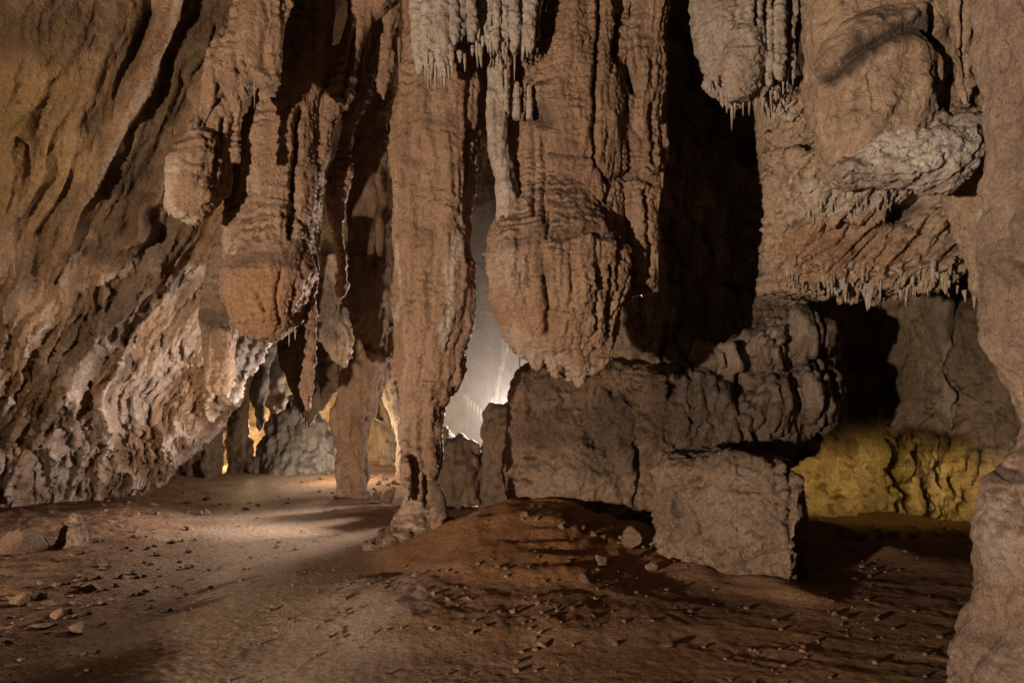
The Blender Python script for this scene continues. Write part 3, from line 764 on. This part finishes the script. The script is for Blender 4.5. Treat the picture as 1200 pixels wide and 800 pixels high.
# ------------------------------------------------------------------ formations on the right
fl = [('body', Body().loft([(-60, 806, 915), (0, 810, 905), (45, 811, 900), (70, 819, 896), (100, 827, 892), (112, 835, 888), (122, 848, 876), (128, 856, 866)], 7.3, 0.75, dv=4)),
      ('front_lobe', Body().loft([(32, 862, 880), (40, 852, 888), (70, 848, 890), (100, 848, 888), (118, 852, 880)], 7.0, 0.8)),
      ('backing', Body().loft([(-60, 880, 945), (40, 885, 940), (80, 888, 932), (95, 892, 925)], 7.45, 0.5))]
for uc, w_, ve, Y in ((877, 12, 60, 6.95), (890, 12, 92, 7.0), (901, 10, 100, 7.0), (913, 16, 94, 7.0), (925, 12, 72, 7.15), (930, 9, 92, 7.1), (936, 10, 40, 7.3)):
    fl.append(('pipe', Body().loft([(-60, uc - w_ * .6, uc + w_ * .6), (ve * .6, uc - w_ * .5, uc + w_ * .5), (ve * .9, uc - w_ * .42, uc + w_ * .42), (ve, uc - w_ * .2, uc + w_ * .2)], Y, 0.9, dv=4, seg=16)))
ru = compound('fluted_stalactite', 'fluted greyish stalactite with a fringe of pale icicles, upper right', 'stalactite', (860, 128, 7.2), fl, 7.1, M_pale,
    [L('fbm', 1.6, .05, 3), L('fbm', 5, .02, 3)], [L('billow', (7, 7, 15), .022, 2, warp=.1), L('fbm', 18, .014, 3), L('crack', (5, 5, 4), .015, 2, mask=1)], smooth=2, vox=0.002, stains_shade=[('warm', (868, 80), (22, 40), .25)])
for u, t in ((832, 122), (840, 118), (846, 126), (852, 135), (858, 148), (862, 134), (871, 133), (878, 140), (886, 138), (888, 128), (894, 139), (903, 131), (909, 127), (912, 108), (918, 109), (929, 103), (923, 106), (866, 124), (875, 120), (883, 118), (899, 112), (906, 108), (850, 116)):
    icicle(ru, u, t - random.uniform(18, 26), t, random.uniform(3.2, 6), 7.1, M_pale)

b1 = Body().loft([(-80, 938, 1145), (0, 942, 1137), (50, 941, 1142), (100, 945, 1144), (150, 955, 1142), (180, 962, 1130), (200, 970, 1080), (212, 985, 1040)], 6.7, 0.6, n=2.5)
b2 = Body().loft([(8, 1030, 1090), (22, 1000, 1104), (45, 966, 1112), (80, 948, 1114), (120, 952, 1110), (160, 958, 1100), (190, 968, 1070), (204, 976, 1040)], 6.45, 0.62)
b3 = Body().loft([(-60, 1098, 1140), (0, 1100, 1140), (60, 1106, 1142), (110, 1116, 1143), (128, 1124, 1140)], 6.3, 0.9)
boss = compound('bulging_stalactite', 'huge tan bulging stalactite with a broken underside, beside the right front column', 'stalactite', (1010, 212, 6.5),
     [('body', b1), ('bulge', b2), ('side_fold', b3)], 6.4, M_tan, [L('fbm', .9, .10, 3), L('billow', (2.6, 2.6, .7), .05, 2, warp=.2)],
     [L('billow', (4, 4, 6), .018, 2, warp=.12), L('step', (3, 3, 5), .02, mask=1.2), L('crack', (5, 5, 3), .014, 3, mask=1), L('fbm', 12, .016, 4)],
     feats=[('line', [(968, 85), (1000, 60), (1040, 38), (1078, 24), (1098, 45)], 8, -0.10), ('line', [(1092, 10), (1112, 50), (1116, 85), (1108, 118)], 6, -0.22), ('line', [(1128, 0), (1138, 60), (1142, 115)], 4, -0.1),
            ('line', [(1020, 85), (1024, 130)], 2.5, -0.03), ('line', [(978, 60), (985, 150), (975, 190)], 2.5, -0.03)],
     stains_shade=[('dark', [(970, 88), (1000, 66), (1040, 42), (1088, 30)], 17, 1.0), ('dark', [(1112, 30), (1118, 90), (1106, 118)], 7, 0.6)])
b = Body()
b.loft([(126, 1122, 1143), (140, 1066, 1146), (160, 1018, 1146), (180, 992, 1143), (200, 977, 1137), (210, 985, 1130), (220, 1045, 1120), (231, 1088, 1110)], 6.25, 0.34, n=2.6, dv=3)
o = rock('broken_underside', b, M_pale, 6.1, [L('fbm', 1.6, .06, 4), L('billow', (2.2, 2.2, 5), .04, 2, shear=1.6, warp=.3)], [L('ridge', (5, 5, 9), .03, 3, shear=1.6, warp=.3, mask=1.5), L('fbm', 9, .035, 5), L('crack', (5, 5, 9), .03, 3)], parent=boss, smooth=2, stains_shade=[('pale', (1085, 175), (80, 40), .75)])
o["label"] = 'whitish jagged broken underside'

b = Body()
b.loft([(150, 900, 1130), (190, 898, 1140), (230, 900, 1150), (260, 905, 1145), (290, 908, 1135), (320, 916, 1122), (336, 935, 1105), (345, 965, 1070)], 7.7, 0.45, n=3.0, bmax=0.6)
b.loft([(180, 930, 1070), (215, 928, 1078), (245, 935, 1060), (262, 950, 1040), (268, 960, 1020)], 7.2, 0.3, bmax=.35)
b.loft([(105, 898, 945), (125, 896, 945), (140, 905, 940)], 7.4, 0.6)
rib = rock('ribbed_curtain', b, M_tan, 7.4, [L('fbm', 1.0, .07, 3), L('ridge', (5.2, 5.2, .9), .09, 2, shear=0.85, warp=.16), L('fbm', 2.6, .06, 3)], [L('ridge', (10, 10, 2.5), .035, 2, shear=.85, warp=.12), L('fbm', 16, .016, 3)], smooth=3,
     stains_shade=[('pale', (1000, 225), (80, 28), .6), ('warm', (990, 300), (110, 45), .5), ('dark', [(1055, 248), (1080, 240)], 10, .7), ('pale', (920, 125), (20, 16), .7)], feats=[('line', [(1056, 252), (1084, 236)], 9, -.25)])
tag(rib, 'wide brown curtain with slanting ribs and a ragged fringe under the bulging stalactite', 'stalactite')
for k in range(125):
    u = 922 + 194 * (k + random.random()) / 125
    if math.sin(u * .21) + math.sin(u * .083 + 1) < -1.1: continue
    vb = np.interp(u, [915, 940, 970, 1070, 1105, 1125], [322, 336, 344, 345, 334, 318])
    v = vb - 30 * random.random() ** 1.6
    icicle(rib, u, v - 6, v + random.choice((4, 6, 8, 11, 16)), random.uniform(3, 8), surf_y(rib, u, v - 6, 7.4) + .02, M_pale if random.random() < .6 else M_tan)
for k in range(34):
    u = 930 + 120 * (k + random.random()) / 34
    v = 262 - random.uniform(0, 34)
    icicle(rib, u, v - 6, v + random.uniform(4, 11), random.uniform(3, 5.5), surf_y(rib, u, v - 4, 7.1) + .01, M_pale)

# lit buttress behind the ribbed curtain and the rock left of the right column
b = Body()
b.loft([(100, 884, 950), (150, 888, 950), (200, 892, 945), (260, 896, 935), (320, 892, 940), (345, 886, 950)], 9.6, 0.7)
o = rock('rock_buttress', b, M_tan, 9.6, FLOW, FLOWP, stains_shade=[('dark', (920, 190), (18, 40), .4)])
tag(o, 'brown fluted rock buttress between the dark shadow and the ribbed curtain', 'rock')
b = Body()
b.loft([(140, 1090, 1200), (230, 1110, 1200), (290, 1124, 1200), (340, 1140, 1200), (362, 1150, 1190)], 6.9, 0.6)
o = rock('hanging_rock', b, M_tan, 6.9, LUMP, LUMPP, stains_shade=[('pale', [(1112, 320), (1130, 345), (1148, 358)], 6, .8), ('pale', [(1150, 250), (1160, 300)], 4, .5)])
tag(o, 'tapering tan hanging rock between the ribbed curtain and the front column', 'stalactite')
for u, v in ((1098, 330), (1104, 338), (1112, 340), (1122, 346), (1130, 352), (1142, 360), (1150, 364)):
    icicle(o, u, v - 10, v + 2, 4.5, 6.9, M_pale)

# ------------------------------------------------------------------ boulder, flowstone, fallen block
b = Body()
b.loft([(422, 622, 690), (432, 610, 790), (460, 605, 870), (500, 602, 915), (540, 598, 932), (570, 596, 935), (590, 600, 930), (604, 620, 920), (620, 690, 900), (632, 740, 880)], 10.4, 0.42, n=4.0, bmax=1.0, seg=40, fy=9.55)
o = rock('massive_boulder', b, M_bould, 10, [L('fbm', .7, .20, 3), L('fbm', 1.8, .12, 4)], [L('ridge', 3.5, .05, 3), L('fbm', 9, .035, 4), L('crack', 2.2, .03, 3, mask=.8), L('fbm', 20, .016, 4)],
     feats=[('spot', (722, 520), (9, 22), .13), ('spot', (735, 535), (10, 34), .10), ('spot', (655, 530), (24, 14), -.10), ('spot', (700, 515), (14, 12), -.12), ('line', [(745, 500), (750, 560), (742, 590)], 4, -.1),
            ('line', [(618, 440), (618, 490)], 5, .1), ('spot', (775, 460), (8, 20), .12), ('spot', (800, 500), (8, 26), .1)],
     stains_shade=[('dark', (640, 500), (40, 30), .6), ('dark', (655, 440), (60, 30), .6), ('dark', (720, 500), (50, 55), .7), ('dark', (690, 555), (20, 15), .35), ('warm', (670, 470), (30, 30), .4), ('dark', (800, 480), (70, 60), .75), ('pale', (660, 570), (70, 30), .35), ('pale', [(721, 505), (723, 530)], 5, .6)])
tag(o, 'massive brown boulder with dark stained top under the great stalactite tip', 'boulder')

m1 = Body().loft([(330, 898, 930), (340, 896, 955), (352, 893, 966), (372, 892, 968), (390, 900, 960)], 10.7, 0.7)
m2 = Body().loft([(358, 905, 950), (366, 893, 966), (385, 888, 973), (410, 886, 977), (432, 892, 974), (446, 905, 960)], 10.5, 0.75)
m3 = Body().loft([(418, 925, 965), (428, 912, 976), (445, 906, 984), (466, 912, 987), (490, 930, 981), (515, 938, 968), (530, 940, 962)], 10.35, 0.75)
m4 = Body().loft([(390, 862, 886), (400, 848, 904), (425, 842, 914), (445, 846, 918), (462, 860, 912)], 10.15, 0.6)
m5 = Body().loft([(434, 880, 905), (442, 864, 918), (465, 856, 928), (488, 864, 938), (505, 882, 945), (525, 888, 945)], 10.0, 0.6)
m6 = Body().loft([(415, 800, 850), (430, 776, 880), (460, 762, 900), (500, 755, 925), (540, 755, 930)], 10.2, 0.45, bmax=.8)
mm = Body()
for q in (m2, m3, m4, m5, m6):
    k = len(mm.v); mm.v += q.v; mm.f += [tuple(i + k for i in f) for f in q.f]
mm.ball(842, 425, 10.0, 26, 26, .3).ball(830, 470, 9.85, 34, 36, .35).ball(900, 415, 10.0, 24, 30, .4).ball(900, 480, 9.8, 34, 40, .4).ball(945, 470, 10.0, 34, 40, .4).ball(935, 400, 10.15, 36, 40, .4).ball(795, 480, 9.95, 30, 50, .3).ball(865, 500, 9.7, 40, 34, .3)
compound('melted_flowstone', 'glossy dark melted looking flowstone piled on the boulder beside the yellow wall', 'flowstone', (870, 540, 10.2),
     [('cap', m1), ('mass', mm)], 10.1, M_wet,
     [L('fbm', 1.1, .10, 3), L('billow', (3.6, 3.6, .55), .17, 2, warp=.22), L('billow', (1.8, 1.8, 1.4), .08, 2)], [L('billow', (9, 9, 1.8), .034, 2, warp=.15), L('fbm', 10, .018, 3), L('step', (3, 3, 6), .02, mask=1.4)],
     stains_shade=[('pale', (925, 385), (36, 32), .5), ('pale', (860, 415), (28, 30), .35), ('pale', (955, 455), (26, 32), .3), ('dark', (810, 480), (70, 50), .5), ('pale', (925, 342), (22, 10), .7)])

def ray_xy(u, Y): return ((u - U0) / F * Y, Y)
b = Body()
cor = [ray_xy(765, 7.55), ray_xy(942, 6.25), ray_xy(934, 7.7), ray_xy(800, 8.9)]
top = [1.20, 1.27, 1.22, 1.15]; seg = 22
ringn = 34
for k in range(ringn):
    t = k / (ringn - 1)
    for e in range(4):
        (x0, y0), (x1, y1) = cor[e], cor[(e + 1) % 4]
        for q in range(seg):
            f = q / seg
            zt = top[e] * (1 - f) + top[(e + 1) % 4] * f
            zz = -0.35 + (zt + 0.35) * t
            wv = 0.05 * math.sin(3.1 * zz + e) * math.sin(math.pi * f)
            b.v.append((x0 + (x1 - x0) * f + wv, y0 + (y1 - y0) * f - wv + .05 * (1.2 - zz), zz))
n4 = 4 * seg
for k in range(ringn - 1):
    for q in range(n4):
        b.f.append((k * n4 + q, k * n4 + (q + 1) % n4, (k + 1) * n4 + (q + 1) % n4, (k + 1) * n4 + q))
A = np.array(b.v, np.float64)
ctr = A.mean(0)
tt = np.clip((A[:, 2] - 0.9) / 0.38, 0, 1)
A[:, :2] = ctr[:2] + (A[:, :2] - ctr[:2]) * (1 - 0.07 * tt[:, None] ** 3)
out = (A - ctr); out[:, 2] = 0; out /= np.linalg.norm(out, axis=1)[:, None] + 1e-6
A += out * (0.11 * fbm((A * 1.25 + 4).astype(np.float32), 3) + 0.06 * fbm((A * 3.6).astype(np.float32), 3))[:, None]
for nrm, pt in (((-.6, -.45, .65), (1.84, 7.22, 1.10)), ((-.85, -.3, .35), (1.68, 7.4, .95)), ((.7, -.3, .65), (2.60, 6.36, 1.16)), ((.3, -.6, .75), (2.35, 6.6, 1.2)), ((-.55, -.8, .25), (2.0, 6.98, .95)), ((.9, -.42, .05), (2.63, 6.24, .5)), ((-.9, -.2, .1), (1.56, 7.55, .5)),
                ((.5, -.75, -.45), (2.6, 6.2, .12)), ((-.75, -.6, -.3), (1.78, 7.15, .22)), ((.85, -.1, .5), (2.8, 6.6, 1.15)), ((.65, -.6, -.45), (2.62, 6.24, .0)), ((.8, -.55, -.1), (2.6, 6.27, .7)), ((-.5, -.86, .1), (2.45, 6.36, .8))):
    nn = np.array(nrm); nn /= np.linalg.norm(nn)
    dd = (A - np.array(pt)) @ nn
    A -= np.where(dd > 0, dd * .9, 0)[:, None] * nn
b.v = [tuple(p) for p in A]
b.f.append(tuple(reversed(range(n4)))); b.f.append(tuple((ringn - 1) * n4 + q for q in range(n4)))
o = rock('fallen_block', b, M_block, 6.6, [L('fbm', 1.3, .10, 3), L('fbm', 3.4, .07, 4), L('billow', 2.3, -.05, 2)], [L('ridge', (4.5, 4.5, 4.5), .028, 3), L('fbm', 12, .022, 5), L('crack', 3.2, .02, 3, mask=1), L('fbm', 26, .010, 3)], vox=.0029, smooth=20,
     feats=[('line', [(920, 535), (928, 570), (922, 610), (930, 650)], 4, -.08), ('line', [(800, 655), (815, 620), (808, 585), (820, 560)], 3, -.06), ('line', [(856, 690), (866, 650), (858, 610)], 3, -.06), ('line', [(775, 575), (830, 566), (890, 574), (935, 566)], 4, -.05),
            ('line', [(790, 560), (792, 600), (784, 640)], 4, -.06), ('spot', (880, 600), (34, 26), .06), ('spot', (820, 630), (22, 18), -.07), ('spot', (905, 668), (22, 16), -.07), ('spot', (840, 548), (40, 8), .05), ('line', [(870, 660), (900, 640), (938, 644)], 3, -.05)],
     stains_shade=[('pale', (870, 590), (50, 60), .25), ('dark', [(780, 540), (860, 538), (930, 545)], 9, .5), ('dark', (790, 600), (24, 40), .4), ('dark', [(800, 665), (860, 690), (940, 700)], 8, .4), ('dark', (905, 620), (20, 40), .3)])
tag(o, 'squared fallen tan rock block on the floor in front of the massive boulder', 'boulder')

# ------------------------------------------------------------------ right front column
b = Body()
b.loft([(-90, 1149, 1340), (0, 1160, 1335), (60, 1164, 1330), (120, 1170, 1330), (200, 1167, 1330), (280, 1171, 1330), (345, 1173, 1330), (400, 1173, 1330), (440, 1187, 1330), (475, 1197, 1330), (520, 1198, 1330), (548, 1191, 1330), (566, 1172, 1330),
        (600, 1165, 1335), (625, 1161, 1340), (680, 1165, 1350), (720, 1153, 1360), (760, 1142, 1365), (800, 1137, 1370), (870, 1121, 1390), (900, 1111, 1400)], 3.7, 0.8, dv=5, seg=40)
o = rock('front_column', b, M_pink, 3.6, [L('fbm', 1.6, .05, 3), L('billow', (5, 5, .7), .045, 2, warp=.15), L('fbm', 3.2, .03, 2)], [L('fbm', (7, 7, 4), .02, 3), L('billow', (13, 13, 2.5), .014, 2, warp=.1, mask=1.2), L('step', (4, 4, 9), .016, mask=1.5), L('ridge', 12, .006, 3, mask=2), L('crack', (8, 8, 6), .010, 3, mask=1.5), L('fbm', 26, .007, 4)], vox=.0035,
     feats=[('line', [(1180, 300), (1200, 320)], 12, .05), ('line', [(1172, 470), (1176, 540)], 5, -.03), ('line', [(1176, 0), (1172, 80)], 6, -.04)],
     stains_shade=[('pale', (1175, 640), (30, 50), .4), ('dark', (1190, 310), (30, 40), .4), ('dark', (1160, 740), (30, 14), .3), ('warm', (1180, 700), (40, 30), .15)])
tag(o, 'thick pinkish tan column rising at the near right of the cave', 'cave column')

# ------------------------------------------------------------------ the misty gap behind the column
b = Body()
b.loft([(120, 545, 612), (200, 546, 604), (300, 544, 600), (400, 542, 593), (440, 545, 588), (466, 550, 582), (482, 556, 577), (492, 564, 572)], 20.0, 0.22, dv=4)
o = rock('misty_curtain', b, M_dark, 20.0, [L('fbm', 1, .08, 3), L('billow', (3, 3, .5), .06, 2)], [L('fbm', 9, .03, 3)],
         stains_shade=[('pale', [(598, 380), (590, 420), (584, 455), (576, 486), (568, 492), (556, 482), (545, 468)], 4, 1.0)])
tag(o, 'dim curtain with a sparkling crystal edge hanging in the misty gap', 'stalactite')
for k in range(26):
    t = k / 25.0
    pu = np.interp(t, [0, .5, .72, 1], [596, 581, 570, 545]); pv = np.interp(t, [0, .5, .72, 1], [400, 470, 491, 466])
    icicle(o, pu, pv - 3, pv + random.uniform(4, 9), random.uniform(2.6, 4.6), 19.8, M_pale)
def gap_rock(name, label, cat, rows, Y, mat=M_dark, ratio=.7):
    return far_rock(name, label, cat, rows, Y, mat, ratio)
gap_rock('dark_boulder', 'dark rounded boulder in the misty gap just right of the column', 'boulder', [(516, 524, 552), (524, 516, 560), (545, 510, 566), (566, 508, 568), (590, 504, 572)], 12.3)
gap_rock('rock_pillar', 'squat pale pillar in the misty gap beside the massive boulder', 'cave column', [(470, 580, 606), (478, 572, 606), (506, 568, 608), (540, 566, 610), (570, 564, 612), (596, 560, 616)], 12.2, M_dark)
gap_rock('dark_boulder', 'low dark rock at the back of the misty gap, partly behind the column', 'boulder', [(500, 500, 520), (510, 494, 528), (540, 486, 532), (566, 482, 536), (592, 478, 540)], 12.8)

# ------------------------------------------------------------------ loose rocks
def stone_mesh(seed, sub=3):
    bm = bmesh.new(); bmesh.ops.create_icosphere(bm, subdivisions=sub, radius=0.5)
    co = np.array([v.co[:] for v in bm.verts], np.float32)
    r = np.random.RandomState(seed)
    for _ in range(14):
        n = r.normal(size=3); n /= np.linalg.norm(n); c = r.uniform(.20, .40)
        d = co @ n - c
        co -= np.where(d > 0, d * .96, 0)[:, None] * n
    co *= 1 + .10 * fbm(co * 3 + seed, 3)[:, None]
    co *= 1 + .07 * fbm(co * 9 + seed, 3)[:, None]
    for v, c in zip(bm.verts, co): v.co = c
    me = bpy.data.meshes.new('stone'); bm.to_mesh(me); bm.free()
    me.materials.append(M_stone)
    me.polygons.foreach_set('use_smooth', np.ones(len(me.polygons), bool))
    return me
STONES = [stone_mesh(k) for k in range(7)]

def ground(u, v):
    """where the sight line through a place meets the floor"""
    d = P(u, v, 1.0) - np.array([0, 0, H])
    ys = np.linspace(2.5, 30, 2600)
    x = d[0] * ys; z = H + d[2] * ys
    h = floor_h(x, ys)
    k = int(np.argmax(z <= h))
    return (x[k], ys[k], h[k]) if (z <= h).any() else (x[-1], ys[-1], h[-1])

def stone(u, v, wpx, label, group=None, hw=0.65, rz=None, k=None, tilt=.3, name='stone', cat='stone', mat=None):
    x, y, z = ground(u, v)
    me = STONES[random.randrange(7) if k is None else k]
    if mat is not None:
        key = me.name + '_' + mat.name
        m2 = bpy.data.meshes.get(key)
        if m2 is None:
            m2 = me.copy(); m2.name = key; m2.materials.clear(); m2.materials.append(mat)
        me = m2
    o = bpy.data.objects.new(name, me); COL.objects.link(o)
    s = wpx / F * y
    o.location = (x, y, z + s * hw * 0.28)
    o.scale = (s, s * random.uniform(.7, 1.0), s * hw)
    o.rotation_euler = (random.uniform(-tilt, tilt), random.uniform(-tilt, tilt), random.uniform(0, 6.28) if rz is None else rz)
    return tag(o, label, cat, group)

# the standing slab near the left wall
b = Body()
b.loft([(600, 83, 92), (610, 76, 98), (622, 69, 102), (640, 65, 102), (655, 63, 99), (668, 64, 96)], 7.9, 0.6, n=3)
o = rock('standing_stone', b, M_block, 7.9, [L('fbm', 1.8, .06, 3)], [L('ridge', (6, 6, 3), .035, 3), L('fbm', 14, .015, 3)], vox=.0016, smooth=2)
tag(o, 'upright pointed slab standing on the rubble before the left wall', 'stone')

stone(25, 648, 66, 'large dark low rock beside the standing slab at the left edge', hw=.7, name='rock', cat='rock')
stone(52, 735, 34, 'flat elongated stone lying foremost on the left rubble', hw=.3, rz=.5)
stone(91, 741, 26, 'square rust stone in front of the hollow on the left rubble', hw=.7)
stone(70, 724, 22, 'small upright stone wedged behind the flat elongated stone', hw=.9)
stone(22, 708, 30, 'angular stone at the left edge on the near rubble', hw=.7)
stone(104, 692, 26, 'split stone lying on the rubble in front of the standing slab', hw=.6)
stone(455, 588, 26, 'jagged boulder on the path edge just left of the tall column', hw=1.0, name='rock', cat='rock')
stone(442, 584, 16, 'smaller jagged rock leaning on the boulder left of the column', hw=.9, name='rock', cat='rock')
stone(440, 636, 22, 'low dark stone on the lit path left of the column', hw=.4)
stone(706, 664, 26, 'rounded rust stone in the hollow right of the mound', hw=1.0, mat=M_bould)
stone(738, 640, 40, 'chunky rock wedged between the massive boulder and the fallen block', hw=.9, name='rock', cat='rock', mat=M_bould)
stone(765, 668, 22, 'small stone at the left foot of the fallen block', hw=.7, mat=M_bould)
stone(782, 757, 20, 'pale flat stone on the near floor below the fallen block', hw=.4)
stone(636, 758, 16, 'pale stone at the front edge of the broken earth', hw=.5)
stone(685, 682, 24, 'pale knob of rock on the right flank of the mound', hw=.7)
stone(362, 549, 9, 'white lit stone on the far chamber floor, nearest the gold light', hw=.8, mat=M_pale)
stone(548, 584, 14, 'small round stone on the floor of the misty gap', hw=.8)
for u, v in ((345, 550), (352, 556), (374, 553), (385, 556), (395, 558), (335, 553), (376, 562), (320, 556)):
    stone(u, v, random.uniform(6, 11), 'small stone of the rubble below the far dark boulder heap', 'stones before the far boulder heap', hw=.7)
for k in range(60):
    v = random.uniform(585, 720); uu = random.uniform(0, 1)
    hi = np.interp(v, [585, 640, 720], [330, 260, 150]); lo = np.interp(v, [585, 620, 720], [165, 100, 0])
    us = lo + (hi - lo) * uu
    where = 'at the foot of the left wall beyond the standing slab' if v < 622 else 'on the left rubble around the standing slab' if us < 140 and v < 680 else 'on the near left rubble below the standing slab' if us < 140 else 'along the left edge of the lit path'
    stone(us, v, random.uniform(7, 15), 'small angular stone ' + where, 'loose stones on the left rubble', hw=random.uniform(.45, .8))
for k in range(26):
    u = random.uniform(980, 1130)
    stone(u, np.interp(u, [980, 1130], [622, 622]) + random.uniform(-5, 10), random.uniform(7, 15), 'small stone in the row of rubble below the yellow lit wall', 'stones below the yellow wall', hw=.6)
for k in range(30):
    stone(random.uniform(450, 720), random.uniform(655, 745), random.uniform(6, 12), 'small rust stone on the broken earth before the mound', 'stones on the broken earth', hw=.55, mat=M_bould)
for k in range(16):
    u = random.uniform(610, 760)
    stone(u, np.interp(u, [610, 760], [606, 640]) + random.uniform(-3, 5), random.uniform(7, 13), 'small dark stone in the gap under the massive boulder', 'stones under the massive boulder', hw=.7, mat=M_bould)
for k in range(14):
    stone(random.uniform(410, 465), random.uniform(556, 582), random.uniform(5, 10), 'small stone scattered at the foot of the far red pillar', 'stones by the far pillar', hw=.7)

# gravel: thousands of grains nobody could count
def gravel():
    r = np.random.RandomState(3)
    tmpl = []
    for k in range(5):
        bm = bmesh.new(); bmesh.ops.create_icosphere(bm, subdivisions=1, radius=.5)
        tmpl.append((np.array([v.co[:] for v in bm.verts]) * (1 + .45 * (r.rand(len(bm.verts), 1) - .5)), np.array([[v.index for v in f.verts] for f in bm.faces]))); bm.free()
    n = 6500
    v = 530 + 300 * r.rand(n) ** .8; Y = H * F / (v - V0); u = -60 + 1260 * r.rand(n)
    x = (u - U0) / F * Y
    keep = (Y < 20) & (r.rand(n) < np.clip((Y - 3.2) / 3, .25, 1)) & ((fbm(np.stack([x, Y, 0 * x], 1) * .9, 3) + .22 * (x < -2.5) + .12 * (x > .4) + .5 * np.exp(-(((x + .2) / 1.3) ** 2 + ((Y - 5.9) / 1.1) ** 2))) > r.rand(n) * .45 - .12)
    x, Y = x[keep], Y[keep]; z = floor_h(x, Y)
    vs, fs, off = [], [], 0
    for k in range(len(x)):
        t, f = tmpl[k % 5]
        s = (0.008 + .055 * r.rand() ** 5) * (0.6 + Y[k] / 11)
        a = r.rand() * 6.28; c, sn = math.cos(a), math.sin(a)
        q = t * np.array([s, s * .8, s * .6])
        q = np.stack([q[:, 0] * c - q[:, 1] * sn, q[:, 0] * sn + q[:, 1] * c, q[:, 2]], 1) + np.array([x[k], Y[k], z[k] + s * .12])
        vs.append(q); fs.append(f + off); off += len(q)
    me = bpy.data.meshes.new('gravel')
    me.from_pydata(np.concatenate(vs).tolist(), [], np.concatenate(fs).tolist())
    o = finish('gravel', me, M_stone, origin=np.zeros(3))
    tag(o, 'brown gravel and grit strewn over the cave floor', 'gravel', kind='stuff')
gravel()

# ------------------------------------------------------------------ mist
me = bpy.data.meshes.new('haze'); bm = bmesh.new(); bmesh.ops.create_icosphere(bm, subdivisions=4, radius=1)
for vtx in bm.verts: vtx.co = (vtx.co.x * 2.3 - 0.3, vtx.co.y * 4.2 + 18.6, vtx.co.z * 4.4 + 3.0)
bm.to_mesh(me); bm.free()
hz = bpy.data.objects.new('haze', me); COL.objects.link(hz)
hm = bpy.data.materials.new('haze_air'); hm.use_nodes = True
nt = hm.node_tree; nt.nodes.remove(nt.nodes['Principled BSDF'])
pv = nt.nodes.new('ShaderNodeVolumePrincipled'); pv.inputs['Density'].default_value = 0.06; pv.inputs['Color'].default_value = (.95, .91, .88, 1)
nt.links.new(pv.outputs[0], nt.nodes['Material Output'].inputs['Volume'])
me.materials.append(hm)
tag(hz, 'bank of pale mist hanging in the gap behind the tall column', 'mist', kind='stuff')
